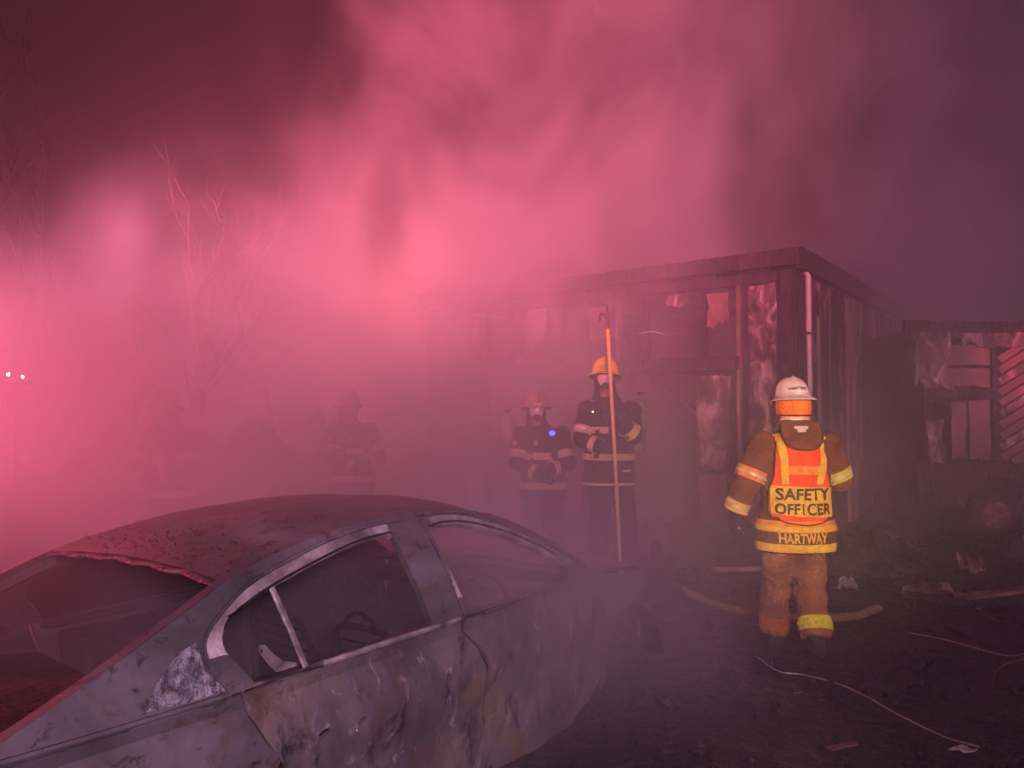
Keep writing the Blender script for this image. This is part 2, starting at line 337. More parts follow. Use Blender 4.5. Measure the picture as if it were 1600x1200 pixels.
for i, (y0, y1, z0, z1, m) in enumerate([
        (.70, .98, 2.62, 3.02, 'board'), (.70, 1.12, .95, 2.04, 'siding'), (.76, 1.1, .3, .9, 'board'),
        (3.30, 3.62, 2.62, HB - .36, 'pale'), (3.05, 3.24, 2.72, 3.06, 'siding'), (3.70, 4.0, 2.4, 2.95, 'siding'),
        (4.1, 4.5, 2.30, 2.5, 'board'), (1.2, 1.5, 2.9, HB - .36, 'siding'), (2.28, 2.62, 2.55, 3.0, 'board'),
        (4.46, 4.82, 2.3, 3.0, 'board'), (4.9, 5.28, 1.3, 2.9, 'board')]):
    sheet('siding_panel', M[m], y0, y1, z0, z1, 5 + i, rag=.07 if m != 'pale' else .03, curl=.06)
for i, (y, z, l, a) in enumerate([(1.5, 2.56, .36, .15), (2.15, 2.52, .12, .6), (4.2, 2.55, .2, -.3)]):
    bm = bmesh.new(); tube(bm, smooth_path([(-.05, y, z), (-.09, y + l * .4, z + .04 + a * .1), (-.06, y + l, z + a * .3)]), .012, 6)
    obj('hanging_wire', bm, M['cable'], bld)
# right wall: close set charred planks, ragged at the foot, with gaps, and the pale downspout near the corner
x = .17; i = 0
rr = random.Random(3)
while x < RW - .15:
    w = rr.uniform(.14, .22); z0 = .12 if rr.random() < .5 else rr.uniform(.3, 1.2); z1 = HB - .21 - (rr.uniform(.2, .9) if rr.random() < .2 else 0)
    if rr.random() > .12:
        box_obj('plank', (x, -.02 + rr.uniform(-.012, .012), z0), (x + w - .018, .012, z1), M['char'] if rr.random() < .72 else M['wood'], bld, 0, .016, seed=60 + i)
    x += w; i += 1
bm = bmesh.new(); tube(bm, [(.30, -.09, 1.1), (.30, -.09, 1.9), (.295, -.09, 2.6), (.31, -.09, HB - .25), (.31, -.06, HB - .19)], [(.033, .033)] * 5, 10)
obj('downspout', bm, M['pipe'], bld)
for z in (1.4, 2.5): box_obj('pipe_strap', (.26, -.128, z), (.35, -.03, z + .03), M['steel'], bld, .002)
for i, (x0, x1, z0, z1) in enumerate([(.5, .74, 2.2, 2.5), (.55, .6, 1.2, 2.0), (.86, 1.3, 2.78, 3.1), (1.9, 2.0, 1.3, 2.5), (2.8, 2.95, 1.2, 2.7)]):
    s = Vector((i * 4.1, 2, 0))
    sheet('siding_panel', M['siding'], x0, x1, z0, z1, 40 + i, rag=.05, mp=lambda a, b: Vector((a, -.05 - .05 * mnoise.noise(Vector((a * 5, b * 3, 0)) + s), b)))
# slanting fallen timbers seen through the openings
for i, (a, b) in enumerate([((1.4, .9, .1), (1.0, 2.6, 2.6)), ((2.6, 4.2, .1), (1.6, 2.8, 2.2)), ((3, 1, .1), (2.4, 3.6, 3.1))]):
    bm = bmesh.new(); tube(bm, [a, Vector(a).lerp(Vector(b), .5), b], .05, 4); obj('fallen_timber', bm, M['char'], bld, False)

# ------------------------------------------------------------------ burnt trailer at the right
TR = Vector((5.05, 9.3, 0)); TYAW = R(-8)
tr = thing('burnt_trailer', 'burnt out trailer with boarded side panels and a dark wheel beyond the safety officer', 'trailer', TR, TYAW)
TL = 4.6
box_obj('chassis', (.1, .05, .55), (TL, 1.9, .78), M['dark'], tr, .02)
box_obj('skirt', (.05, 0, .42), (.56, .06, .9), M['char'], tr, 0, .02, seed=1)
box_obj('skirt', (1.40, 0, .42), (TL, .06, .9), M['char'], tr, 0, .02, seed=2)
# wheel arch panel
def archmap(a, b): return Vector((a, .03, b))
cx, cz, rad_ = .98, .42, .40
out = [(.56, .9), (.56, .42)] + [(cx + rad_ * math.cos(R(t)), cz + rad_ * math.sin(R(t))) for t in range(180, -1, -15)] + [(1.40, .42), (1.40, .9)]
obj('wheel_arch', panel_bm(out, archmap, .06, thick=.03), M['char'], tr, False)
bm = bmesh.new()
tube(bm, [(cx, .10, .33), (cx, .13, .33), (cx, .28, .33), (cx, .31, .33)], [.29, .33, .33, .29], 28)
wh = obj('wheel', bm, M['rubber'], tr)
bm = bmesh.new(); tube(bm, [(cx, .085, .33), (cx, .12, .33)], [.17, .19], 20); obj('rim', bm, M['steel'], wh)
box_obj('sill_rail', (0, -.03, .9), (TL, .08, .99), M['char'], tr, 0, .015, seed=3)
box_obj('top_rail', (-.1, -.05, 2.52), (TL, .08, 2.76), M['char'], tr, 0, .03, seed=4)
box_obj('middle_rail', (.14, -.02, 1.78), (.96, .07, 1.92), M['char'], tr, 0, .02, seed=5)
for i, x in enumerate((.12, .92, 1.84, 2.6, 3.4, 4.2)):
    box_obj('side_post', (x, -.01, .99), (x + .07, .07, 2.52), M['char'], tr, 0, .012, seed=20 + i)
box_obj('back_wall', (.15, 1.84, .8), (TL, 1.9, 2.6), M['dark'], tr, .01)
box_obj('end_wall', (.10, .08, .8), (.16, 1.84, 2.6), M['char'], tr, .01)
box_obj('roof', (.0, 0.09, 2.62), (TL, 1.95, 2.68), M['dark'], tr, .01)
trp = lambda name, m, x0, x1, z0, z1, sd, rag=.015: sheet(name, M[m], x0, x1, z0, z1, sd, rag=rag, parent=tr, mp=lambda a, b: Vector((a, .01 - .012 * mnoise.noise(Vector((a * 3, b * 3, sd))), b)))
trp('side_panel', 'board', .22, .90, 2.20, 2.46, 51)
trp('side_panel', 'board', .22, .90, 1.93, 2.16, 52)
trp('side_panel', 'board', .44, .62, 1.02, 1.74, 53, .05)
trp('side_panel', 'board', .65, .89, 1.02, 1.76, 54, .03)
trp('side_panel', 'board', 2.7, 3.36, 1.0, 2.4, 56, .03)
# slanting siding boards right of the panels
for k in range(12):
    z = .78 + k * .135; x0 = 1.0; x1 = 1.82; z1 = z + .55
    if z < 1.0: x0 += (1.0 - z) / .67; z = 1.0
    if z1 > 2.5: x1 -= (z1 - 2.5) / .67; z1 = 2.5
    L = math.hypot(x1 - x0, z1 - z)
    mt = Matrix.Translation((x0, .0, z)) @ Matrix.Rotation(-math.atan2(z1 - z, x1 - x0), 4, 'Y')
    bm = bmesh.new(); box(bm, (0, -.010 - .004 * (k % 2), -.046), (L, .02, .046), mt); bevel(bm, .004)
    obj('siding_board', bm, M['board'] if k % 3 else M['siding'], tr, False)
sheet('torn_sheet', M['siding'], .0, .42, 1.9, 2.62, 61, parent=tr, rag=.12, mp=lambda a, b: Vector((a, -.05 - .05 * mnoise.noise(Vector((a * 6, b * 4, 1))), b)))
sheet('torn_sheet', M['siding'], .12, .34, .95, 1.5, 62, parent=tr, rag=.10, mp=lambda a, b: Vector((a, -.05 - .05 * mnoise.noise(Vector((a * 6, b * 4, 4))), b)))
sheet('torn_sheet', M['siding'], .55, 1.3, 2.42, 2.6, 63, parent=tr, rag=.06, mp=lambda a, b: Vector((a, -.07 - .04 * mnoise.noise(Vector((a * 6, b * 4, 2))), b)))
# ------------------------------------------------------------------ the burnt sedan in front: s runs to its nose, t across it (0 = near side), z up
CYAW = math.atan2(.785, .62); CROLL = R(-3)
CW = 1.60
u_ = Vector((math.cos(CYAW), math.sin(CYAW), 0)); v_ = Vector((-math.sin(CYAW), math.cos(CYAW), 0)) * math.cos(CROLL) + Vector((0, 0, math.sin(CROLL)))
car = thing('burnt_sedan', 'burnt out grey sedan with no glass and mottled bare metal, resting on its rims', 'car')
car.location = Vector((-.746, 2.076, 0)) + u_ * .85 + v_ * .8
car.rotation_euler = (CROLL, 0, CYAW)
ZB = .85
def cc(s, t, z, m=False): return Vector((s - .85, (CW - t if m else t) - .8, z))
def plan(s): return .26 * (abs(s - .75) / 2.15) ** 3.2
def side_t(s, z):
    t = plan(s)
    if z > ZB: h = z - ZB; t += .26 * h + .50 * h * h
    else:
        t += .022 * math.exp(-((z - .80) / .035) ** 2) * (1 if s < 2 else .3)        # groove under the belt line
        t -= .030 * math.exp(-((z - .66) / .13) ** 2)                              # shoulder bulge
        t += .009 * math.exp(-((z - .50) / .07) ** 2)                              # crease
        if z < .34: t += .25 * (.34 - z) ** 1.2
    return t
def sidemap(m=False, out=0.0, dent=0.0, seed=0.0):
    def f(s, z):
        t = side_t(s, z) - out
        if dent:
            q = Vector((s * 2.2 + seed, z * 2.6, seed)); t += dent * mnoise.noise(q) + dent * .45 * mnoise.noise(q * 3.1)
        return cc(s, t, z, m)
    return f
TOP = [(-.62, .86), (-.45, .93), (-.25, 1.015), (-.05, 1.10), (.06, 1.145), (.2, 1.185), (.41, 1.225), (.68, 1.255), (.9, 1.262), (1.13, 1.245), (1.38, 1.18), (1.67, 1.045), (1.90, .90), (1.96, .85)]
def sm2(poly, n=4): return [(p.x, p.y) for p in smooth_path([(a, b, 0) for a, b in poly], n)]
TOPS = sm2(TOP, 4)
def ztop(s):
    for (a, b), (c, d) in zip(TOPS, TOPS[1:]):
        if a <= s <= c: return b + (d - b) * (s - a) / (c - a)
    return ZB
REAR_FRAME = sm2([(-.005, .852), (-.055, .93), (-.055, 1.005), (.02, 1.07), (.149, 1.132), (.412, 1.197), (.62, 1.224), (.78, 1.236)], 3) + [(.895, 1.232), (.955, .852)]
REAR_HOLE = sm2([(.075, .853), (.045, .90), (.0, .965), (.005, 1.015), (.05, 1.06), (.20, 1.105), (.448, 1.162), (.60, 1.187), (.73, 1.193), (.752, 1.12), (.775, .98), (.79, .868)], 3)
FRONT_FRAME = [(.965, .852)] + sm2([(.905, 1.225), (1.02, 1.232), (1.16, 1.213), (1.36, 1.150), (1.53, 1.075), (1.70, .985), (1.84, .895), (1.88, .852)], 3)
FRONT_HOLE = sm2([(.99, .868), (.955, 1.04), (.935, 1.185), (1.03, 1.194), (1.16, 1.175), (1.33, 1.120), (1.50, 1.045), (1.64, .965), (1.70, .925), (1.72, .868)], 3)
def rrot(poly): return sm2(poly, 3)
def two_tone(o, f):
    o.data.materials.append(M['body'])
    for p in o.data.polygons:
        if f(p.center): p.material_index = 1
for m in (False, True):
    # fixed side shell: pillars and roof rail with two door apertures
    outl = TOPS + [(1.96, .852), (-.62, .852)]
    o = obj('side_shell', panel_bm(outl, sidemap(m, 0, .004, 2.0), .045, (REAR_FRAME, FRONT_FRAME), .02), M['body'], car)
    # rear quarter panel with wheel arch
    ax, az, ar = -.27, .29, .37
    arch = [(ax + ar * math.cos(R(t)), az + ar * math.sin(R(t))) for t in range(172, 20, -12)]
    qo = [(-1.36, .84), (-1.42, .6), (-1.38, .34), (-.66, .30)] + arch + [(.10, .62), (.16, .60), (.075, .70), (.03, .79), (.022, .845), (-.62, .846)]
    qo = [(-1.36, .84), (-1.42, .6), (-1.38, .34), (-.64, .30)] + [a for a in arch if a[0] < .08] + [(.125, .64), (.075, .70), (.035, .79), (.022, .846)]
    obj('quarter_panel', panel_bm(qo, sidemap(m, 0, .008, 5.0), .05, (), .012), M['body'], car)
    if not m:
        mo = [(-.36, .665), (-.2, .70), (-.05, .73), (.045, .735), (.07, .695), (.12, .64), (.085, .615), (.02, .655), (-.1, .672), (-.25, .665)]
        o = obj('ash_patch', panel_bm(mo, sidemap(m, .004, .008, 5.0), .03, (), .003), M['ashy'], car); o['label'] = 'mottled white ash on the quarter panel above the rear wheel'
    # blistered pale triangle behind the rear door
    tri = [(-.235, .872), (-.20, .93), (-.13, .99), (-.075, 1.005), (-.068, .93), (-.03, .885), (-.02, .868), (-.12, .864)]
    h1 = [(-.095 + .008 * math.cos(k), .967 + .008 * math.sin(k)) for k in range(6)]; h2 = [(-.055 + .009 * math.cos(k), .893 + .008 * math.sin(k)) for k in range(6)]
    o = obj('corner_trim', panel_bm(tri, sidemap(m, .007, .006, 8.0), .03, (h1, h2), .004), M['ashy'], car)
    # belt moulding
    for a, b in ((-.60, -.01), ):
        bm = bmesh.new(); tube(bm, [cc(a + (b - a) * k / 12, side_t(a + (b - a) * k / 12, .85) - .006, .853, m) for k in range(13)], .009, 6); obj('belt_moulding', bm, M['body'], car)
    # ---- rear door
    ro = [(.032, .843), (.045, .79), (.085, .705), (.150, .60), (.165, .54), (.19, .44), (.225, .35), (.25, .245), (1.035, .235), (1.045, .45), (1.042, .655), (1.005, .735), (.955, .80), (.945, .843)]
    rr = random.Random(4)
    def ragged(cx, cz, rx, rz, a, n=11, sd=1):
        r_ = random.Random(sd); o_ = []
        for k in range(n):
            t = 2 * math.pi * k / n; q = r_.uniform(.65, 1.25); x, z = rx * q * math.cos(t), rz * q * math.sin(t)
            o_.append((cx + x * math.cos(a) - z * math.sin(a), cz + x * math.sin(a) + z * math.cos(a)))
        return o_
    holes = (ragged(.285, .655, .026, .014, .35, sd=3), ragged(.43, .648, .016, .011, .3, sd=6)) if not m else ()
    rd = obj('rear_door', panel_bm(ro, sidemap(m, .002, .010, 11.0), .035, holes, .018), M['door'], car)
    fr = obj('window_frame', panel_bm(REAR_FRAME, sidemap(m, .006), .014, (REAR_HOLE,), .028), M['frame'] if not m else M['body'], rd)
    if not m: two_tone(fr, lambda c: c.x + .85 > .735 or c.z < .955 + .02 * mnoise.noise(c * 20))
    # inner lip of the frame and the drip channel over it
    bm = bmesh.new(); tube(bm, [cc(s, side_t(s, z) - .016, z, m) for s, z in sm2([(-.062, .95), (-.055, 1.01), (.02, 1.075), (.149, 1.139), (.412, 1.204), (.62, 1.233), (.80, 1.24)], 4)], .0065, 6)
    obj('drip_rail', bm, M['body'], rd)
    bm = bmesh.new(); tube(bm, [cc(s, side_t(s, z) - .010, z, m) for s, z in sm2([(.03, 1.052), (.20, 1.112), (.448, 1.170), (.60, 1.195), (.735, 1.202)], 4)], .0045, 6)
    obj('window_channel', bm, M['carin'], rd)
    bm = bmesh.new(); tube(bm, [cc(s, side_t(s, .858) - .008, z, m) for s, z in [(.03, .857), (.3, .858), (.6, .859), (.93, .857)]], .010, 6); obj('belt_moulding', bm, M['body'] if m else M['frame'], rd)
    bm = bmesh.new(); tube(bm, [cc(.195, side_t(.2, 1.10) + .004, 1.105, m), cc(.222, side_t(.2, .98) + .006, .98, m), cc(.252, side_t(.2, .86) + .006, .855, m)], [(.011, .006)] * 3, 6, ref=(1, 0, 0)); obj('divider_bar', bm, M['steel'] if m else M['frame'], rd)
    if not m:
        bm = panel_bm([(.165, .862), (.145, .885), (.118, .93), (.125, .948), (.142, .945), (.168, .91), (.195, .885), (.235, .872), (.235, .862)], lambda a, b: cc(a, side_t(a, b) + .03, b, m), .03, ([(.128 + .006 * math.cos(k), .93 + .006 * math.sin(k)) for k in range(6)],), .004); obj('glass_bracket', bm, M['frame'], rd)
    # door sill behind the openings
    bm = bmesh.new(); tube(bm, [cc(s, side_t(s, .85) + .055, .835, m) for s in (.06, .4, .93)], [(.05, .012)] * 3, 8, ref=(0, 1, 0)); obj('inner_sill', bm, M['body'], rd)
    if not m:
        for (hx, hz, sd) in ((.36, .64, 2), ):
            bm = bmesh.new(); bmesh.ops.create_icosphere(bm, subdivisions=1, radius=.0045)
            for v in bm.verts: v.co += cc(.405, side_t(.405, .628) - .006, .628)
            obj('glass_bead', bm, M['pale'], rd)
    # ---- front door
    fo = [(.957, .843), (.968, .805), (1.018, .74), (1.055, .655), (1.058, .45), (1.05, .225), (1.42, .205), (1.70, .225), (1.86, .262), (1.94, .34), (1.965, .43), (1.985, .60), (1.955, .80), (1.93, .843)]
    fd = obj('front_door', panel_bm(fo, sidemap(m, .006, .030, 31.0), .035, (), .018), M['door'], car)
    fr = obj('window_frame', panel_bm(FRONT_FRAME, sidemap(m, .006), .014, (FRONT_HOLE,), .028), M['frame'] if not m else M['body'], fd)
    if not m: two_tone(fr, lambda c: c.x + .85 < .95 or c.z < .93)
    bm = bmesh.new(); tube(bm, [cc(s, side_t(s, z) - .013, z, m) for s, z in sm2([(.935, 1.200), (1.02, 1.207), (1.16, 1.190), (1.35, 1.132), (1.52, 1.058), (1.66, .985)], 4)], .0048, 6); obj('window_channel', bm, M['carin'], fd)
    bm = bmesh.new(); tube(bm, [cc(s, side_t(s, z) - .016, z, m) for s, z in sm2([(.90, 1.243), (1.02, 1.245), (1.16, 1.227), (1.37, 1.163), (1.56, 1.07), (1.72, .985)], 4)], .006, 6); obj('drip_rail', bm, M['body'], fd)
    bm = bmesh.new(); tube(bm, [cc(s, side_t(s, .858) - .004, z, m) for s, z in [(.96, .857), (1.3, .858), (1.6, .859), (1.93, .85)]], .010, 6); obj('belt_moulding', bm, M['body'], fd)
    for nm_, par, ol in (('rear', rd, [(.20, .42), (.26, .30), (.98, .30), (.98, .80), (.12, .80), (.17, .55)]), ('front', fd, [(1.08, .30), (1.80, .32), (1.88, .5), (1.88, .80), (1.04, .80)])):
        obj('door_lining', panel_bm(ol, sidemap(m, -.045, .02, 3.0), .06, (), .006), M['carin'], par)
    if m:
        obj('window_blackout', panel_bm(REAR_HOLE, sidemap(m, -.012), .06, (), .004), M['blackout'], rd)  # opaque panes added to block bright smoke behind and darken the cabin
        obj('window_blackout', panel_bm(FRONT_HOLE, sidemap(m, -.012), .06, (), .004), M['blackout'], fd)
    # ---- front fender
    fx, fz, fr_ = 2.36, .27, .34
    arch = [(fx + fr_ * math.cos(R(t)), fz + fr_ * math.sin(R(t))) for t in range(0, 172, 12)]
    fe = [(1.968, .835), (1.998, .60), (1.978, .43), (1.97, .30), (2.015, .27)] + arch[::-1] + [(3.0, .28), (3.07, .42), (3.05, .56), (2.95, .66), (2.65, .745), (2.3, .79), (2.1, .82)]
    obj('front_fender', panel_bm(fe, sidemap(m, .0, .02, 17.0), .045, (), .012), M['body'], car)
    # sill
    box_obj('rocker', cc(.12, .06, .17, m), cc(1.95, .14, .225, m), M['carin'], car, .006) if not m else box_obj('rocker', cc(.12, .14, .17, m), cc(1.95, .06, .225, m), M['body'], car, .006)
    # bare wheels without tyres
    for wx, wz in ((fx, .26), (ax, .27)):
        bm = bmesh.new(); y0 = .10
        rings = [(y0, .205), (y0 + .02, .215), (y0 + .03, .195), (y0 + .10, .175), (y0 + .17, .195), (y0 + .19, .215), (y0 + .2, .2)]
        tube(bm, [cc(wx, y, wz - .03, m) for y, _ in rings], [r for _, r in rings], 28, cap=False)
        w_ = obj('wheel', bm, M['carin'], car)
        bm = bmesh.new()
        tube(bm, [cc(wx, y0 + .045, wz - .03, m), cc(wx, y0 + .07, wz - .03, m)], [.05, .06], 14)
        for k in range(5):
            a = 2 * math.pi * k / 5
            tube(bm, [cc(wx, y0 + .055, wz - .03, m), cc(wx + .19 * math.cos(a), y0 + .05, wz - .03 + .19 * math.sin(a), m)], [(.028, .012), (.02, .012)], 6)
        obj('spokes', bm, M['rubber'], w_)
    # wheel housing
        bm = bmesh.new(); n = 12
        c1 = [cc(wx + .345 * math.cos(math.pi * k / n), .07, wz + .345 * math.sin(math.pi * k / n), m) for k in range(n + 1)]
        c2 = [cc(wx + .345 * math.cos(math.pi * k / n), .40, wz + .345 * math.sin(math.pi * k / n), m) for k in range(n + 1)]
        bm.free(); obj('wheel_housing', loft_bm([c1, c2], 20), M['carin'], car)

# roof: lofted between both rails, a little crowned, sagging where it burnt
def roof_pt(s, q, drop=0.0):
    te = side_t(s, ztop(s)); t = te + (CW - 2 * te) * q
    z = ztop(s) + .052 * (1 - abs(2 * q - 1) ** 2.6) * min(1, (s + .15) * 3 if s < .2 else 1)
    z += -.02 * math.exp(-((s - .75) / .3) ** 2 - ((q - .55) / .25) ** 2) + .006 * mnoise.noise(Vector((s * 3, q * 5, 1)))
    return cc(s, t, z - drop)
o = obj('roof', panel_bm([(.05, 0), (.055, .5), (.05, 1), (1.22, 1), (1.26, .5), (1.22, 0)], lambda s, q: roof_pt(s, q) , .035, (), .012), M['body'], car)
bm = bmesh.new(); tube(bm, [roof_pt(.048, .03 + .94 * k / 20, .012 + .004 * math.sin(k * 1.7)) for k in range(21)], [(.018, .010)] * 21, 8); obj('rear_header', bm, M['roofp'], car)
bm = bmesh.new(); tube(bm, [roof_pt(1.24, .03 + .94 * k / 16, .02) for k in range(17)], .02, 8); obj('front_header', bm, M['roofp'], car)
# curled flakes of burnt paint along the roof's rear part
bm = bmesh.new(); rr = random.Random(11)
for k in range(420):
    q = rr.uniform(.04, .96); s = .06 + abs(rr.gauss(0, .07)) + .25 * rr.random() ** 2 * (.2 + .8 * abs(math.sin(q * 5)))
    p = roof_pt(s, q); a = rr.uniform(0, 6.28); L = rr.uniform(.004, .018); W_ = L * rr.uniform(.25, .6); up = rr.uniform(.3, 1.0) * L
    d = Vector((math.cos(a), math.sin(a), 0)); e = Vector((-math.sin(a), math.cos(a), 0))
    v = [bm.verts.new(p + Vector((0, 0, .002))), bm.verts.new(p + e * W_ + Vector((0, 0, .003))), bm.verts.new(p + e * W_ * .8 + d * L * .6 + Vector((0, 0, up * .5))), bm.verts.new(p + d * L + Vector((0, 0, up)) + e * W_ * .3)]
    bm.faces.new(v)
o = obj('paint_flakes', bm, M['roofp'], car, False); o['kind'] = 'stuff'
# rear window pillars flanges, parcel shelf, trunk lid, rear panel
for m in (False, True):
    A = [(s, z) for s, z in TOPS if s <= .07]
    c1 = [cc(s, side_t(s, z) + .0, z + .001, m) for s, z in A]
    c2 = [cc(s, side_t(s, z) + .035, z + .008 - .0, m) for s, z in A]
    c3 = [cc(s, side_t(s, z) + .065, z - .012, m) for s, z in A]
    c4 = [cc(s, side_t(s, z) + .07, z - .05, m) for s, z in A]
    bm = loft_bm([c1, c2, c3, c4], 24); obj('rear_pillar', bm, M['body'], car)
    B = [(s, z) for s, z in TOPS if s >= 1.2]
    bm = bmesh.new(); tube(bm, [cc(s, side_t(s, z) + .02, z - .012, m) for s, z in B], [(.03, .02)] * len(B), 8); obj('front_pillar', bm, M['body'], car)
bm = loft_bm([[cc(s, plan(s) + .03 + (CW - 2 * plan(s) - .06) * q, z + .03 * (1 - (2 * q - 1) ** 2)) for q in [k / 10 for k in range(11)]] for s, z in [(-.60, .865), (-.8, .885), (-1.1, .88), (-1.34, .86), (-1.40, .80)]], 24)
crumple(bm, .012, 3, 2); obj('trunk_lid', bm, M['body'], car)
bm = loft_bm([[cc(-1.40 - .03 * math.sin(math.pi * q) - (.05 if z < .7 else 0), plan(-1.3) + (CW - 2 * plan(-1.3)) * q, z) for q in [k / 10 for k in range(11)]] for z in (.82, .66, .45, .30)], 20); obj('rear_bumper', bm, M['body'], car)
bm = loft_bm([[cc(s, .12 + (CW - .24) * q, z) for q in [k / 14 for k in range(15)]] for s, z in [(-.60, .83), (-.45, .80), (-.3, .79), (-.15, .78), (-.02, .77)]], 40)
crumple(bm, .03, 6, 5); obj('parcel_shelf', bm, M['carin'], car)
# cabin
bm = loft_bm([[cc(s, .10 + (CW - .2) * q, z) for q in [k / 12 for k in range(13)]] for s, z in [(-.05, .75), (0, .45), (.1, .25), (.6, .24), (1.2, .24), (1.8, .28), (1.9, .5), (1.93, .78)]], 30)
crumple(bm, .03, 5, 1); obj('cabin_floor', bm, M['carin'], car)
for t0 in (.28, .92):
    for s0, nm in ((1.05, 'front_seat'), (.05, 'rear_seat')):
        sd = int(t0 * 10 + s0 * 5)
        bm = bmesh.new(); w = .42
        kz = .74 if nm == 'front_seat' else .58
        P = lambda a, b, c: cc(s0 + a, t0 + b, .26 + (c - .26) * kz)
        tube(bm, smooth_path([P(.0, 0, .42), P(-.1, .0, .7), P(-.17, .05, .93), P(-.17, w - .05, .93), P(-.1, w, .7), P(0, w, .42)], 5), .014, 8)
        for k in range(6): tube(bm, [P(-.02 - .025 * k, .01, .48 + .075 * k), P(-.02 - .025 * k, w - .01, .48 + .075 * k)], .006, 5)
        tube(bm, [P(0, 0, .42), P(.42, 0, .40), P(.42, w, .40), P(0, w, .42)], .014, 8)
        for k in range(4): tube(bm, [P(.08 + .09 * k, 0, .41), P(.08 + .09 * k, w, .41)], .006, 5)
        for b in (0, w):
            for a in (.05, .38): tube(bm, [P(a, b, .41), P(a, b, .26)], .01, 6)
        se = obj(nm, bm, M['carin'], car)
        if nm == 'front_seat':
            bm = bmesh.new(); tube(bm, smooth_path([P(-.17, .14, .93), P(-.19, .13, 1.0), P(-.19, .21, 1.04), P(-.19, .29, 1.0), P(-.17, .28, .93)], 5), .009, 8); obj('headrest_hoop', bm, M['carin'], se)
bm = bmesh.new(); tube(bm, [cc(1.78, .14, .78), cc(1.74, .8, .80), cc(1.78, CW - .14, .78)], [(.07, .05)] * 3, 10); crumple(bm, .02, 6); obj('dash_beam', bm, M['carin'], car)
bm = bmesh.new()
ctr = cc(1.60, .47, .70); ring = [ctr + Vector((.05 * math.sin(a), .165 * math.cos(a), .155 * math.sin(a))) for a in [2 * math.pi * k / 24 for k in range(25)]]
tube(bm, ring, .010, 8, cap=False); tube(bm, [ctr, cc(1.77, .47, .68)], .02, 8); tube(bm, [ring[0], ctr, ring[12]], .009, 6); obj('steering_wheel', bm, M['carin'], car)
# hood, windscreen base, nose
cow = [(1.93, .86), (2.05, .855), (2.3, .84), (2.6, .79), (2.92, .71), (3.02, .64)]
bm = loft_bm([[cc(s, side_t(s, .8) + .02 + (CW - 2 * side_t(s, .8) - .04) * q, z - .02 + .05 * (1 - abs(2 * q - 1) ** 2.2)) for q in [k / 12 for k in range(13)]] for s, z in cow], 40, .008)
crumple(bm, .02, 3.3, 9); obj('hood', bm, M['door'], car)
bm = bmesh.new(); tube(bm, [cc(1.92, plan(1.9) + .03, .84), cc(1.87, .8, .875), cc(1.92, CW - plan(1.9) - .03, .84)], .025, 8); obj('cowl', bm, M['body'], car)
def nosemap(q, z):
    s = 3.07 - .42 * abs(2 * q - 1) ** 3 - .03 * ((z - .45) / .2) ** 2; return cc(s - .015 + .01 * mnoise.noise(Vector((q * 6, z * 6, 0))), .18 + (CW - .36) * q, z)
hl = lambda c: [(c + .075 * math.cos(2 * math.pi * k / 12), .575 + .055 * math.sin(2 * math.pi * k / 12)) for k in range(12)]
obj('front_panel', panel_bm([(0, .28), (1, .28), (1, .64), (0, .64)], nosemap, .035, (hl(.11), hl(.89), [(.3, .34), (.7, .34), (.7, .46), (.3, .46)]), .012), M['body'], car)
for q in (.11, .89):
    p = nosemap(q, .575); bm = bmesh.new(); tube(bm, [p + Vector((-.12, 0, 0)), p + Vector((-.10, 0, 0)), p + Vector((-.03, 0, 0))], [.03, .06, .075], 16, cap=False)
    obj('headlight_bucket', bm, M['carin'], car)
# headlight opening seen from the side of the fender: the corner lamp socket
bm = bmesh.new(); c = cc(2.62, side_t(2.62, .60) - .012, .60)
tube(bm, [c + Vector((0, .0, 0)), c + Vector((0, .02, 0))], [(.085, .035), (.07, .028)], 18, ref=(1, 0, 0)); obj('lamp_socket', bm, M['dark'], car)
bm = loft_bm([[cc(s, .2 + (CW - .4) * q, .42) for q in (0, .5, 1)] for s in (2.0, 2.4, 2.85)], 20); crumple(bm, .06, 7, 3); obj('engine', bm, M['carin'], car)
bm = bmesh.new()
for t0 in (.4, 1.1): box(bm, tuple(cc(-1.3, t0, .14)), tuple(cc(2.6, t0 + .1, .2)))
for s0 in (ax, fx): tube(bm, [cc(s0, .12, .24), cc(s0, CW - .12, .24)], .03, 8)
obj('underbody_frame', bm, M['steel'], car, False)
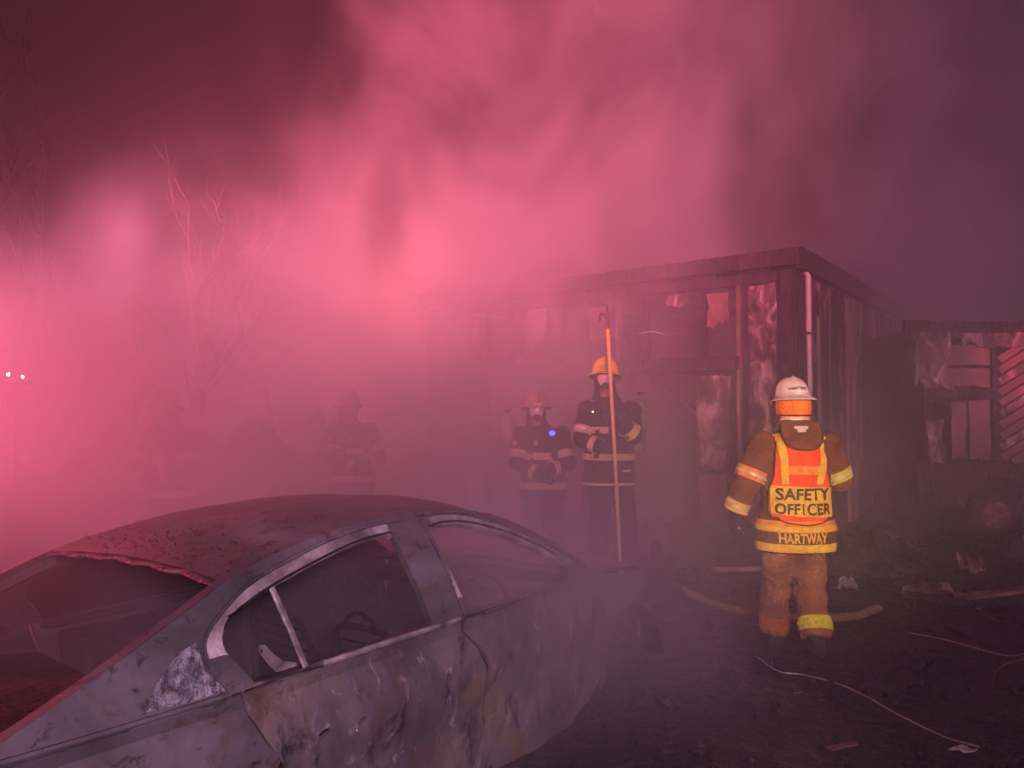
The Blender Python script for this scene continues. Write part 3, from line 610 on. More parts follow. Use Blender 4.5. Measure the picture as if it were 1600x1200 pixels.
# ------------------------------------------------------------------ people
DG = bpy.context.evaluated_depsgraph_get
def fused(name, bm, mat, parent, voxel=.013, smooth=3, fold=0.0, fscale=5.0, seed=0, sq=(1, 1, 1)):
    """closed shapes fused into one continuous surface, smoothed, with cloth folds along the normals"""
    bmesh.ops.recalc_face_normals(bm, faces=bm.faces)
    me = bpy.data.meshes.new('tmp'); bm.to_mesh(me); bm.free()
    t = bpy.data.objects.new('tmp', me); COL.objects.link(t)
    r = t.modifiers.new('r', 'REMESH'); r.mode = 'VOXEL'; r.voxel_size = voxel
    s = t.modifiers.new('s', 'SMOOTH'); s.factor = .5; s.iterations = smooth
    dg = DG(); dg.update(); me2 = bpy.data.meshes.new_from_object(t.evaluated_get(dg), depsgraph=dg)
    bpy.data.objects.remove(t); bpy.data.meshes.remove(me)
    if fold:
        q = bmesh.new(); q.from_mesh(me2); q.normal_update(); ns = [(v, v.normal.copy()) for v in q.verts]; sv = Vector((seed * 3.1, seed * 1.3, seed))
        for v, n in ns:
            c = Vector((v.co.x * sq[0], v.co.y * sq[1], v.co.z * sq[2])) * fscale + sv
            a = mnoise.noise(c); b = 1 - abs(mnoise.noise(c * 1.9 + Vector((a * 2, 0, 3)))) * 2.2
            v.co += n * fold * (a * .7 + b * .6)
        q.to_mesh(me2); q.free()
    for p in me2.polygons: p.use_smooth = True
    me2.name = name; me2.materials.clear()
    return link(name, me2, mat, parent)
def bvh_of(o):
    return BVHTree.FromPolygons([v.co for v in o.data.vertices], [p.vertices[:] for p in o.data.polygons])
def ball(bm, c, r, sub=2):
    v = bmesh.ops.create_icosphere(bm, subdivisions=sub, radius=1.0)['verts']
    r = r if isinstance(r, (tuple, list)) else (r, r, r)
    for x in v: x.co = Vector((x.co.x * r[0], x.co.y * r[1], x.co.z * r[2])) + Vector(c)
    return v
def wrap(bvh, x, z, off, front=-1):
    """point of the surface met by looking at (x, z) from the figure's camera side (front=-1) or far side"""
    h = bvh.ray_cast(Vector((x, front * 1.2, z)), Vector((0, -front, 0)))
    if h[0] is None:
        h = bvh.find_nearest(Vector((x, front * .15, z)))
    n = h[1] if h[1].y * front > 0 else -h[1]
    n = (n + Vector((0, front, 0)) * .8).normalized()
    return h[0] + n * off
def wrap_panel(name, outline, bvh, off, mat, parent, step=.02, thick=.003, front=-1, mapx=None):
    return obj(name, panel_bm(outline, lambda x, z: wrap(bvh, x, z, off, front), step, thick=thick), mat, parent)
def band(name, bvh, p, d, width, off, mat, parent, r0=.2, ref=(0, 1, 0), arc=(0, 360), rows=3, seg=40, rowoff=None):
    """a strip of trim round a limb: rays from r0 outside towards the axis find the cloth"""
    d = Vector(d).normalized(); y = d.cross(Vector(ref)).normalized(); x = y.cross(d).normalized(); p = Vector(p)
    bm = bmesh.new(); g = []
    for j in range(rows + 1):
        row = []; c = p + d * width * (j / rows - .5)
        for k in range(seg + 1):
            a = R(arc[0] + (arc[1] - arc[0]) * k / seg); o = x * math.cos(a) + y * math.sin(a)
            h = bvh.ray_cast(c + o * r0, -o, r0)
            q = h[0] if h[0] is not None else c + o * r0 * .6
            row.append(q + o * off)
        g.append(row)
    # even out single outliers
    for row in g:
        rr_ = [(q - p - d * (q - p).dot(d)).length for q in row]
        for k in range(1, seg):
            mid = (rr_[k - 1] + rr_[k + 1]) / 2
            if abs(rr_[k] - mid) > .02: row[k] = row[k].lerp((row[k - 1] + row[k + 1]) / 2, 1)
    vs = [[bm.verts.new(q) for q in row] for row in g]
    for a, b in zip(vs, vs[1:]):
        for k in range(seg): bm.faces.new((a[k], a[k + 1], b[k + 1], b[k]))
    bmesh.ops.remove_doubles(bm, verts=bm.verts, dist=.0004)
    bmesh.ops.recalc_face_normals(bm, faces=bm.faces); thicken(bm, -.003)
    return obj(name, bm, mat, parent)
def lettering(name, txt, w, h, place, mat, parent, bold=.015, space=1.0):
    """raised lettering w x h, each vertex laid on the surface by place(x, z)"""
    c = bpy.data.curves.new('t', 'FONT'); c.body = txt; c.size = 1; c.offset = bold; c.space_character = space; c.resolution_u = 3
    t = bpy.data.objects.new('t', c); COL.objects.link(t); dg = DG(); dg.update()
    me = bpy.data.meshes.new_from_object(t.evaluated_get(dg), depsgraph=dg); bpy.data.objects.remove(t)
    bm = bmesh.new(); bm.from_mesh(me); bpy.data.meshes.remove(me)
    x0 = min(v.co.x for v in bm.verts); x1 = max(v.co.x for v in bm.verts); y0 = min(v.co.y for v in bm.verts); y1 = max(v.co.y for v in bm.verts)
    for v in bm.verts: v.co = Vector(((v.co.x - x0) / (x1 - x0) * w - w / 2, (v.co.y - y0) / (y1 - y0) * h - h / 2, 0))
    bmesh.ops.triangulate(bm, faces=bm.faces)
    for _ in range(2):
        e = [e for e in bm.edges if e.calc_length() > .02]
        if e: bmesh.ops.subdivide_edges(bm, edges=e, cuts=1); bmesh.ops.triangulate(bm, faces=bm.faces)
    for v in bm.verts: v.co = place(v.co.x, v.co.y)
    return obj(name, bm, mat, parent, False)
def hand(bm, wrist, fwd, palm, curl=.5, side=1, k=1.0, spread=.12):
    """palm, four unequal fingers with three bones each and a thumb from the side of the palm; curl 0 open .. 1 fist"""
    f = Vector(fwd).normalized(); n = Vector(palm).normalized(); n = (n - f * n.dot(f)).normalized(); a = f.cross(n) * side   # a points to the thumb side
    w = Vector(wrist)
    tube(bm, [w - f * .03 * k, w + f * .02 * k, w + f * .055 * k, w + f * .095 * k], [(.030 * k, .022 * k), (.038 * k, .020 * k), (.046 * k, .019 * k), (.043 * k, .016 * k)], 12, ref=a)
    for i, (L, o) in enumerate(((.072, .033), (.080, .011), (.075, -.011), (.058, -.032))):
        p = w + f * .088 * k + a * o * k; d = (f + a * (1.5 - i) * spread).normalized(); pts = [p - f * .03 * k, p]; ang = 0
        for j, q in enumerate((.46, .32, .26)):
            ang += curl * (1.0, 1.45, 1.0)[j]
            dd = d * math.cos(ang) + n * math.sin(ang); p = p + dd * L * q * k; pts.append(p)
        tube(bm, pts, [r * k for r in (.0115, .0125, .0118, .0108, .0085)], 8, ref=a)
    p = w + f * .025 * k + a * .030 * k; pts = [p - a * .012 * k]
    for j, q in enumerate((.045, .035, .028)):
        dd = (f * .75 + a * (.75 - .55 * curl * j) + n * (.25 + .6 * curl * (j + .3))).normalized(); p = p + dd * q * k; pts.append(p)
    tube(bm, pts, [r * k for r in (.016, .0145, .013, .010)], 8)
def body_mesh(J, parent, mat=None, face=1):
    """one continuous body under the clothes, head with nose, brow, ears and chin; face = +1 looks to -y, -1 to +y"""
    bm = bmesh.new(); H_ = Vector(J['head']); y = -face
    ball(bm, H_, (.076, .096, .115), 3)
    ball(bm, H_ + Vector((0, .035 * y, -.075)), (.055, .055, .045))
    ball(bm, H_ + Vector((0, .100 * y, -.02)), (.013, .02, .022)); ball(bm, H_ + Vector((0, .085 * y, .025)), (.05, .016, .010))
    ball(bm, H_ + Vector((0, .093 * y, -.058)), (.022, .010, .009))
    for s in (-1, 1):
        ball(bm, H_ + Vector((.078 * s, 0, -.01)), (.012, .02, .03)); ball(bm, H_ + Vector((.03 * s, .084 * y, .004)), (.014, .010, .010))
    n_ = Vector(J['neck'])
    tube(bm, [n_ - Vector((0, 0, .06)), n_, H_ - Vector((0, 0, .06))], [.075, .062, .060], 12)
    pz = Vector(J['pelvis']); ch = Vector(J['chest'])
    tube(bm, [pz - Vector((0, 0, .10)), pz, pz.lerp(ch, .5), ch, n_ - Vector((0, 0, .05))], [(.13, .10), (.155, .12), (.14, .105), (.17, .115), (.09, .08)], 16, ref=(1, 0, 0))
    for s in ('l', 'r'):
        sh, el, wr = (Vector(J[k + s]) for k in ('sh', 'el', 'wr')); hp, kn, an = (Vector(J[k + s]) for k in ('hp', 'kn', 'an'))
        tube(bm, [n_ - Vector((0, 0, .06)), sh, sh.lerp(el, .5), el, el.lerp(wr, .4), wr], [.05, .058, .050, .042, .040, .028], 10)
        fd = Vector(J['hand' + s][0]); hand(bm, wr + fd.normalized() * .01, fd, J['hand' + s][1], J['hand' + s][2], J['hand' + s][3], .92)
        tube(bm, [hp + Vector((0, 0, .05)), hp.lerp(kn, .3), kn, kn.lerp(an, .35), an], [.085, .08, .056, .055, .038], 12)
        ft = Vector(J['foot' + s]); tube(bm, [an - ft * .02 - Vector((0, 0, .02)), an + ft * .06 - Vector((0, 0, .05)), an + ft * .16 - Vector((0, 0, .06))], [.032, .034, .022], 10)
    return fused('body', bm, mat or M['skin'], parent, .0085, 2)
def coat_mesh(J, mat, parent, torso, arm=(.095, .088, .078, .072, .066), fold=.010, seed=0, arms=True):
    bm = bmesh.new()
    tube(bm, [Vector((t[0], t[1], t[2])) for t in torso], [(t[3], t[4]) for t in torso], 28, ref=(1, 0, 0))
    for s in ('l', 'r'):
        sh, el, wr = (Vector(J[k + s]) for k in ('sh', 'el', 'wr')); c = Vector(J['neck']) - Vector((0, 0, .10))
        tube(bm, [c.lerp(sh, .35), sh, sh.lerp(el, .5), el, el.lerp(wr, .5), wr - (wr - el).normalized() * .015], [.10] + list(arm), 14)
        ball(bm, sh, arm[0] * 1.02); ball(bm, el, arm[2] * 1.0)
    return fused('coat', bm, mat, parent, .012, 3, fold, 6.5, seed, (1, 1, .8))
def trousers_mesh(J, mat, parent, r=(.115, .105, .092, .088, .092), fold=.010, seed=0):
    bm = bmesh.new(); pz = Vector(J['pelvis'])
    tube(bm, [pz + Vector((0, 0, .12)), pz, pz - Vector((0, 0, .10))], [(.17, .13), (.185, .14), (.15, .12)], 20, ref=(1, 0, 0))
    for s in ('l', 'r'):
        hp, kn, an = (Vector(J[k + s]) for k in ('hp', 'kn', 'an'))
        tube(bm, [hp + Vector((0, 0, .04)), hp.lerp(kn, .4), kn, kn.lerp(an, .5), an.lerp(kn, .06)], list(r), 16)
        ball(bm, kn, r[2])
    return fused('trousers', bm, mat, parent, .012, 3, fold, 6.0, seed, (1, 1, .9))
def boots(J, parent, mat=None):
    for s in ('l', 'r'):
        an, kn = Vector(J['an' + s]), Vector(J['kn' + s]); ft = Vector(J['foot' + s]).normalized(); dn = Vector((0, 0, -1)) if abs(ft.z) < .35 else Vector((0, 0, -.8)) - ft * .2
        bm = bmesh.new()
        tube(bm, [an.lerp(kn, .45), an.lerp(kn, .2), an, an + dn * .05], [.074, .072, .068, .062], 14)
        tube(bm, [an - ft * .07 + dn * .055, an + ft * .02 + dn * .045, an + ft * .10 + dn * .055, an + ft * .18 + dn * .065, an + ft * .215 + dn * .07], [(.050, .052), (.056, .058), (.056, .050), (.052, .036), (.034, .024)], 14, ref=Vector((0, 0, 1)).cross(ft))
        fused('boot', bm, mat or M['rubber'], parent, .009, 2)
def gloves(J, parent):
    for s in ('l', 'r'):
        h = J['hand' + s]; bm = bmesh.new(); wr, el = Vector(J['wr' + s]), Vector(J['el' + s])
        hand(bm, wr + Vector(h[0]).normalized() * .01, h[0], h[1], h[2], h[3], 1.18)
        tube(bm, [wr.lerp(el, .22), wr.lerp(el, .05), wr + Vector(h[0]).normalized() * .03], [.046, .042, .040], 12)
        fused('glove', bm, M['glove'], parent, .0065, 1)
def helmet(J, mat, parent, face=1, tilt=0.0, yaw=0.0, k=1.0, ridges=True):
    """dome with raised ridges and a brim drawn out behind; face as in body_mesh"""
    H_ = Vector(J['head']) + Vector((0, 0, .042 + (.018 if face < 0 else 0))); n = 48; bm = bmesh.new(); rings = []
    prof = [(1.34, -.012), (1.36, -.004), (1.20, .006), (1.04, .016), (1.0, .035), (.97, .06), (.90, .09), (.78, .115), (.60, .137), (.38, .150), (.16, .156)]
    mt = Matrix.Translation(H_) @ Matrix.Rotation(yaw, 4, 'Z') @ Matrix.Rotation(tilt, 4, 'X')
    for j, (r, z) in enumerate(prof):
        row = []
        for i in range(n):
            a = 2 * math.pi * i / n; back = max(0, math.sin(a) * face)      # +y is behind for face=+1
            fr = max(0, -math.sin(a) * face)
            rr_ = .108 * r; ex = (r - 1.0) if r > 1.02 else 0
            dx = math.cos(a) * (rr_); dy = math.sin(a) * (rr_ * 1.16 + ex * .10 * back + ex * .02 * fr)
            zz = z - ex * .075 * back ** 1.5
            if ridges and r <= 1.0:
                rb = .006 * max(0, math.cos(a * 4)) ** 6 + .007 * max(0, abs(math.sin(a))) ** 40; q = 1 + rb / .1; dx *= q; dy *= q; zz += rb * (1 - r)
            row.append(bm.verts.new(mt @ Vector((dx * k, dy * k, zz * k))))
        rings.append(row)
    for a, b in zip(rings, rings[1:]):
        for i in range(n): bm.faces.new((a[i], a[(i + 1) % n], b[(i + 1) % n], b[i]))
    bm.faces.new(rings[-1])
    bmesh.ops.recalc_face_normals(bm, faces=bm.faces); thicken(bm, .004)
    return obj('helmet', bm, mat, parent), mt
def arc_sheet(rows, a0, a1, mat, name, parent, n=28, thick=.004, wob=0.0):
    """curtain round an axis: rows = (centre, rx, ry)"""
    bm = bmesh.new(); g = []
    for j, (c, rx, ry) in enumerate(rows):
        g.append([bm.verts.new(Vector(c) + Vector((math.cos(R(a0 + (a1 - a0) * k / n)) * (rx + wob * math.sin(k * 1.3 + j)), math.sin(R(a0 + (a1 - a0) * k / n)) * (ry + wob * math.cos(k * 1.7)), .003 * math.sin(k * .9)))) for k in range(n + 1)])
    for a, b in zip(g, g[1:]):
        for k in range(n): bm.faces.new((a[k], a[k + 1], b[k + 1], b[k]))
    bmesh.ops.recalc_face_normals(bm, faces=bm.faces); thicken(bm, thick)
    return obj(name, bm, mat, parent)

# ---------------- safety officer, back to the camera
OF = thing('person', 'firefighter seen from behind in orange safety officer vest, tan turnout gear and white helmet', 'person', (1.905, 5.0, -.02))
J = dict(head=(0, .02, 1.675), neck=(0, .01, 1.53), chest=(0, 0, 1.32), pelvis=(0, 0, .90),
         shl=(-.215, .0, 1.425), ell=(-.315, .0, 1.19), wrl=(-.385, .05, .985), shr=(.215, .0, 1.425), elr=(.318, .03, 1.19), wrr=(.20, .27, 1.14),
         hpl=(-.09, 0, .84), knl=(-.095, .12, .48), anl=(-.075, .24, .115), hpr=(.085, 0, .84), knr=(.095, .02, .46), anr=(.075, -.14, .17),
         footl=(-.05, 1, 0), footr=(.08, .96, -.25),
         handl=((-.1, .25, -1), (1, .2, .0), .45, 1), handr=((-.75, .6, -.1), (0, -.3, -1), .5, 1))
J['handl'] = ((-.12, .25, -1), (1, .25, 0), .5, -1)
body_mesh(J, OF, face=-1)
coat = coat_mesh(J, M['coat'], OF, [(0, .0, .735, .255, .165), (0, 0, .78, .258, .168), (0, 0, .92, .243, .165), (0, 0, 1.05, .222, .152), (0, 0, 1.2, .225, .152), (0, -.01, 1.35, .225, .145), (0, 0, 1.45, .165, .12), (0, .01, 1.53, .095, .09)],
                 arm=(.098, .094, .085, .080, .070), fold=.013, seed=3)
cb = bvh_of(coat)
trousers_mesh(J, M['trouser'], OF, (.114, .106, .094, .088, .090), .022, 5)
boots(J, OF); gloves(J, OF)
# trim on sleeves, cuffs and hem
def trim(nm, p, q, f, w, m1, r0, parent=OF, bvh=None, m2=None, ref=(0, 1, 0)):
    p, q = Vector(p), Vector(q); c = p.lerp(q, f); d = q - p
    b_ = band(nm, bvh or cb, c, d, w, .004, m1, parent, r0, ref=ref)
    band('stripe', bvh or cb, c, d, w * .26, .008, m2 or M['silver'], b_, r0 + .01, ref=ref, rows=1)
    return b_
o = trim('sleeve_trim', J['shl'], J['ell'], .80, .075, M['orangetrim'], .15); o['label'] = 'orange sleeve trim'
o = trim('sleeve_trim', J['shr'], J['elr'], .80, .075, M['lime'], .15); o['label'] = 'lime yellow sleeve trim'
trim('cuff_trim', J['ell'], J['wrl'], .80, .075, M['yellow'], .13)
trim('cuff_trim', J['elr'], J['wrr'], .80, .075, M['yellow'], .13)
band('hem_trim', cb, (0, 0, .765), (0, 0, 1), .055, .005, M['yellow'], OF, .40, ref=(1, 0, 0), seg=64)
b_ = band('waist_trim', cb, (0, 0, .905), (0, 0, 1), .075, .012, M['orangetrim'], OF, .40, ref=(1, 0, 0), seg=64)
band('stripe', cb, (0, 0, .892), (0, 0, 1), .032, .018, M['yellow'], b_, .42, ref=(1, 0, 0), seg=64, rows=1)
tag_ = band('name_strip', cb, (0, 0, .83), (0, 0, 1), .075, .006, ramp_mat('brown_name_strip', [(.3, (.10, .045, .015)), (.7, (.19, .09, .035))], 9, (.7, .9), 0, .2, 80), OF, .40, ref=(1, 0, 0), seg=64)
lettering('lettering', 'HARTWAY', .31, .064, lambda x, z: wrap(cb, x - .005, .832 + z, .013), M['yellow'], tag_, .03)
# vest: orange back, two straps, lettered yellow panel
def arcpts(cx, cz, rx, rz, a0, a1, n=8): return [(cx + rx * math.cos(R(a0 + (a1 - a0) * k / n)), cz + rz * math.sin(R(a0 + (a1 - a0) * k / n))) for k in range(n + 1)]
vo = [(-.145, 1.50), (-.165, 1.40), (-.175, 1.25), (-.20, 1.14), (-.205, 1.0), (-.19, .96)] + arcpts(0, .965, .16, .045, 180, 360, 8) + [(.19, .96), (.205, 1.0), (.20, 1.14), (.175, 1.25), (.165, 1.40), (.145, 1.50), (.09, 1.44), (0, 1.42), (-.09, 1.44)]
vest = wrap_panel('vest', vo, cb, .010, M['orange'], OF, .022, .004)
vb = bvh_of(vest)
bm = bmesh.new(); tube(bm, [wrap(cb, x, z, .015) for x, z in dens(vo, .03)] + [wrap(cb, *vo[0], .015)], .0045, 6); obj('piping', bm, M['ink'], vest)
wrap_panel('back_band', [(-.12, 1.30), (.12, 1.30), (.12, 1.245), (-.12, 1.245)], cb, .016, M['orangetrim'], vest, .02)
wrap_panel('strap', [(-.158, 1.52), (-.115, 1.51), (-.100, 1.40), (-.095, 1.18), (-.135, 1.18), (-.140, 1.3), (-.15, 1.42)], cb, .017, M['yellow'], vest, .02)
wrap_panel('strap', [(.158, 1.52), (.115, 1.51), (.120, 1.40), (.10, 1.28), (.085, 1.18), (.13, 1.18), (.15, 1.3), (.155, 1.42)], cb, .017, M['yellow'], vest, .02)
for s in (-1, 1): wrap_panel('shoulder_tab', [(s * .165, 1.49), (s * .105, 1.51), (s * .10, 1.48), (s * .16, 1.455)], cb, .020, M['orangetrim'], vest, .02)
lp = wrap_panel('letter_panel', [(-.197, 1.172), (0, 1.165), (.197, 1.158), (.195, 1.0), (.188, .965), (0, .972), (-.188, .985), (-.195, 1.02)], cb, .018, M['yellow'], vest, .02)
lb = lambda x, z: wrap(cb, x, z, .0235)
lettering('lettering', 'SAFETY', .335, .078, lambda x, z: lb(x - .002, 1.118 + z), M['ink'], lp, .030, 1.05)
lettering('lettering', 'OFF', .145, .078, lambda x, z: lb(x - .103, 1.022 + z), M['ink'], lp, .030, 1.05)
lettering('lettering', 'I', .009, .078, lambda x, z: lb(x - .012, 1.022 + z), M['ink'], lp, .0)
lettering('lettering', 'CER', .165, .078, lambda x, z: lb(x + .093, 1.022 + z), M['ink'], lp, .030, 1.05)
for x in (-.13, -.065, .0, .065, .13): wrap_panel('seam', [(x, 1.165), (x + .002, 1.165), (x + .002, .975), (x, .975)], cb, .0225, M['orangetrim'], lp, .03, .001)
wrap_panel('seam', [(-.19, 1.071), (.19, 1.067), (.19, 1.069), (-.19, 1.073)], cb, .0225, M['orangetrim'], lp, .03, .001)
# collar flap, white collar, neck shroud, helmet
fl = [(-.125, 1.575), (-.13, 1.53), (-.12, 1.47), (-.09, 1.43), (-.04, 1.41), (.04, 1.405), (.10, 1.425), (.135, 1.47), (.14, 1.53), (.13, 1.575), (.06, 1.60), (-.06, 1.60)]
def flapmap(x, z):
    return Vector((x, -.115 - .05 * (1.60 - z) / .19 + .9 * x * x * (1 if z > 1.5 else .8), z))
flap = obj('collar_flap', panel_bm(fl, flapmap, .02, thick=.008), M['coat'], OF)
bm = bmesh.new(); tube(bm, [flapmap(x, z) + Vector((0, -.006, 0)) for x, z in sm2(fl[0:10], 2)], .0045, 6); obj('piping', bm, M['ink'], flap)
pt = obj('patch', panel_bm([(-.052, 1.562), (.042, 1.562), (.040, 1.545), (.026, 1.54), (.022, 1.522), (-.03, 1.522), (-.034, 1.54), (-.05, 1.545)], lambda x, z: flapmap(x, z) + Vector((0, -.012, 0)), .01, thick=.002), M['hood'], flap)
arc_sheet([((0, .0, 1.635), .088, .10), ((0, 0, 1.615), .094, .106), ((0, 0, 1.595), .10, .112)], 180, 360, M['white'], 'white_collar', OF)
arc_sheet([((0, .0, 1.60), .118, .118), ((0, 0, 1.57), .128, .126), ((0, .0, 1.545), .135, .13)], 165, 375, M['coat'], 'collar', OF)
arc_sheet([((0, .015, 1.765), .112, .135), ((0, .015, 1.70), .114, .138), ((0, .01, 1.66), .112, .132), ((0, .005, 1.622), .106, .122)], 175, 365, M['shroud'], 'neck_shroud', OF, wob=.002)
bm = bmesh.new(); tube(bm, [Vector((math.cos(R(a)) * .112, .01 + math.sin(R(a)) * .128, 1.632)) for a in range(185, 356, 10)], .005, 6); obj('chin_strap', bm, M['glove'], OF)
hm, hmt = helmet(J, M['white'], OF, face=-1, tilt=R(-11), k=.99)
hb = bvh_of(hm)
lettering('lettering', 'HARTWAY', .115, .020, lambda x, z: wrap(hb, x, 1.812 + z - 1.2 * x * x, .007), M['ink'], hm, .02)
bm = bmesh.new(); tube(bm, [hmt @ Vector((math.cos(2 * math.pi * k / 40) * .1155, math.sin(2 * math.pi * k / 40) * .134, .020)) for k in range(41)], .003, 6, cap=False); obj('brim_bead', bm, M['hood'], hm)
# lime band of the rear boot and a pocket on each side of the trousers
tb = bvh_of([c for c in OF.children if c.name.startswith('trousers')][0])
M['dulltrim'] = ramp_mat('faded_orange_trim', [(0.3, (.30, .07, .02)), (.7, (.5, .14, .04))], 18, (.6, .8), 0, .2, 100)
for s, mt_ in (('r', 'lime'), ('l', 'dulltrim')):
    an, kn = Vector(J['an' + s]), Vector(J['kn' + s]); trim('leg_trim', an, kn, .30, .085, M[mt_], .17, OF, tb, M[mt_])

# ---------------- air pack shared by the two masked firefighters
def air_pack(parent, c, lean=0.0):
    mt = Matrix.Translation(c) @ Matrix.Rotation(lean, 4, 'Y'); bm = bmesh.new()
    tube(bm, [mt @ Vector((0, 0, z)) for z in (-.30, -.28, -.24, .17, .225, .25, .262)], [.03, .065, .082, .082, .062, .030, .022], 20); a = obj('air_cylinder', bm, M['bottle'], parent)
    bm = bmesh.new(); tube(bm, [mt @ Vector((0, 0, z)) for z in (.03, .13)], .0845, 20); obj('label_band', bm, M['hood'], a)
    bm = bmesh.new(); tube(bm, [mt @ Vector((0, 0, z)) for z in (.005, .018)], .0845, 20); obj('cylinder_strap', bm, M['silver'], a)
    bm = bmesh.new(); tube(bm, [mt @ Vector((0, 0, .26)), mt @ Vector((0, 0, .30))], .02, 10); tube(bm, [mt @ Vector((-.03, 0, .29)), mt @ Vector((.035, 0, .29))], .014, 10); obj('valve', bm, M['steel'], a)
def mask(J, parent, lensmat, yaw=0.0):
    H_ = Vector(J['head']); mt = Matrix.Translation(H_) @ Matrix.Rotation(yaw, 4, 'Z')
    def lm(a, b): return mt @ Vector((a, -.118 + 4.6 * a * a + .6 * (b + .01) ** 2, b))
    lens = [(-.072, .045), (-.078, .0), (-.062, -.045), (-.03, -.078), (0, -.082), (.03, -.078), (.062, -.045), (.078, 0), (.072, .045), (.03, .058), (-.03, .058)]
    f = obj('face_mask', panel_bm(lens, lm, .015, thick=.004), lensmat, parent)
    bm = bmesh.new(); tube(bm, [lm(a, b) + Vector((0, -.003, 0)) for a, b in lens + lens[:1]], .007, 8); obj('mask_rim', bm, M['glove'], f)
    bm = bmesh.new(); tube(bm, [mt @ Vector((0, -.10, -.055)), mt @ Vector((0, -.135, -.062)), mt @ Vector((0, -.155, -.066))], [.036, .036, .026], 14); obj('regulator', bm, M['glove'], f)
    bm = bmesh.new(); tube(bm, smooth_path([mt @ Vector((.03, -.13, -.075)), mt @ Vector((.09, -.14, -.16)), Vector(J['shr']) + Vector((-.06, -.10, 0)), Vector(J['shr']) + Vector((-.03, .05, .09))], 6), .011, 8); obj('air_hose', bm, M['glove'], f)
def harness(J, parent, cbv):
    for s in (-1, 1):
        pts = [(s * .13, 1.45), (s * .125, 1.3), (s * .12, 1.15), (s * .14, 1.03)]
        cx = J['chest'][0]
        bm = loft_bm([[wrap(cbv, cx + x - .02, z, .008) for x, z in pts], [wrap(cbv, cx + x + .02, z, .008) for x, z in pts]], 16, .004); obj('harness_strap', bm, M['glove'], parent)
        wrap_panel('buckle', [(cx + s * .125 - .026, 1.22), (cx + s * .125 + .026, 1.22), (cx + s * .125 + .026, 1.255), (cx + s * .125 - .026, 1.255)], cbv, .014, M['steel'], parent, .02, .006)

# ---------------- firefighter holding the pole
F2 = thing('person', 'masked firefighter in black turnout coat and yellow helmet gripping a long upright pole', 'person', (.915, 7.0, .16))
J = dict(head=(-.035, -.02, 1.77), neck=(-.02, 0, 1.60), chest=(0, 0, 1.36), pelvis=(0, 0, .95),
         shl=(-.205, .0, 1.48), ell=(-.27, -.08, 1.21), wrl=(-.10, -.26, 1.15), shr=(.215, .0, 1.48), elr=(.20, -.20, 1.25), wrr=(.055, -.275, 1.40),
         hpl=(-.09, 0, .90), knl=(-.09, -.05, .50), anl=(-.11, 0, .11), hpr=(.10, 0, .90), knr=(.15, -.04, .50), anr=(.19, .02, .11), footl=(-.2, -1, 0), footr=(.25, -1, 0),
         handl=((.90, -.25, .25), (.2, .97, 0), 1.0, -1), handr=((-.9, -.1, .35), (-.1, .99, 0), 1.0, 1))
body_mesh(J, F2)
c2 = coat_mesh(J, M['blackcoat'], F2, [(0, .0, .77, .245, .175), (0, 0, .84, .245, .17), (0, 0, .98, .235, .16), (0, 0, 1.12, .225, .155), (0, 0, 1.3, .235, .158), (0, 0, 1.42, .23, .145), (0, 0, 1.50, .16, .12), (-.02, .01, 1.60, .10, .095)], fold=.010, seed=8)
b2 = bvh_of(c2); trousers_mesh(J, M['blackcoat'], F2, (.115, .11, .098, .095, .10), .012, 9); boots(J, F2); gloves(J, F2)
trim('sleeve_trim', J['shl'], J['ell'], .70, .075, M['paletrim'], .14, F2, b2); trim('sleeve_trim', J['elr'], J['wrr'], .25, .08, M['lime'], .125, F2, b2)
trim('cuff_trim', J['ell'], J['wrl'], .70, .06, M['paletrim'], .12, F2, b2)
t_ = band('waist_trim', b2, (0, 0, 1.05), (0, 0, 1), .06, .008, M['paletrim'], F2, .38, ref=(1, 0, 0), seg=56)
band('hem_trim', b2, (0, 0, .80), (0, 0, 1), .022, .005, M['silver'], F2, .38, ref=(1, 0, 0), seg=56)
band('chest_trim', b2, (0, 0, 1.30), (0, 0, 1), .06, .005, M['paletrim'], F2, .22, ref=(1, 0, 0), seg=24, arc=(200, 262))
helmet(J, M['ochre'], F2, 1, tilt=R(-8), yaw=R(-12), k=1.10); mask(J, F2, M['hood'], R(-6)); harness(J, F2, b2)  # pale lens colour carries the mask's reflection
arc_sheet([((-.035, .0, 1.78), .100, .115), ((-.035, .0, 1.70), .098, .115), ((-.03, 0, 1.63), .115, .12), ((-.02, 0, 1.585), .14, .13)], -50, 230, M['blackcoat'], 'neck_shroud', F2)
air_pack(F2, (.295, .10, 1.36), R(4))
wrap_panel('tag', [(.11, .93), (.19, .935), (.19, .915), (.11, .91)], b2, .008, M['hood'], F2, .02)
wrap_panel('flashlight', [(-.19, 1.40), (-.165, 1.40), (-.165, 1.50), (-.19, 1.50)], b2, .02, M['glove'], F2, .02, .02)
bm = bmesh.new(); ball(bm, wrap(b2, -.178, 1.47, .045), .007); obj('flashlight_lamp', bm, M['greenlamp'], F2)
# the pole stands between his hands
bm = bmesh.new(); tube(bm, [(.985, 6.715, .02), (.94, 6.69, 1.0), (.865, 6.655, 2.38)], [.015, .0155, .016], 12)
pole = obj('pike_pole', bm, M['hickory']); tag(pole, 'long straight pale yellow pole held upright by the masked firefighter', 'pole')
bm = bmesh.new(); tube(bm, [(.865, 6.655, 2.38), (.862, 6.654, 2.50), (.858, 6.652, 2.60)], [.024, .022, .004], 8); tube(bm, smooth_path([(.862, 6.654, 2.48), (.80, 6.65, 2.52), (.79, 6.65, 2.44)], 4), .011, 6); obj('pole_head', bm, M['steel'], pole)

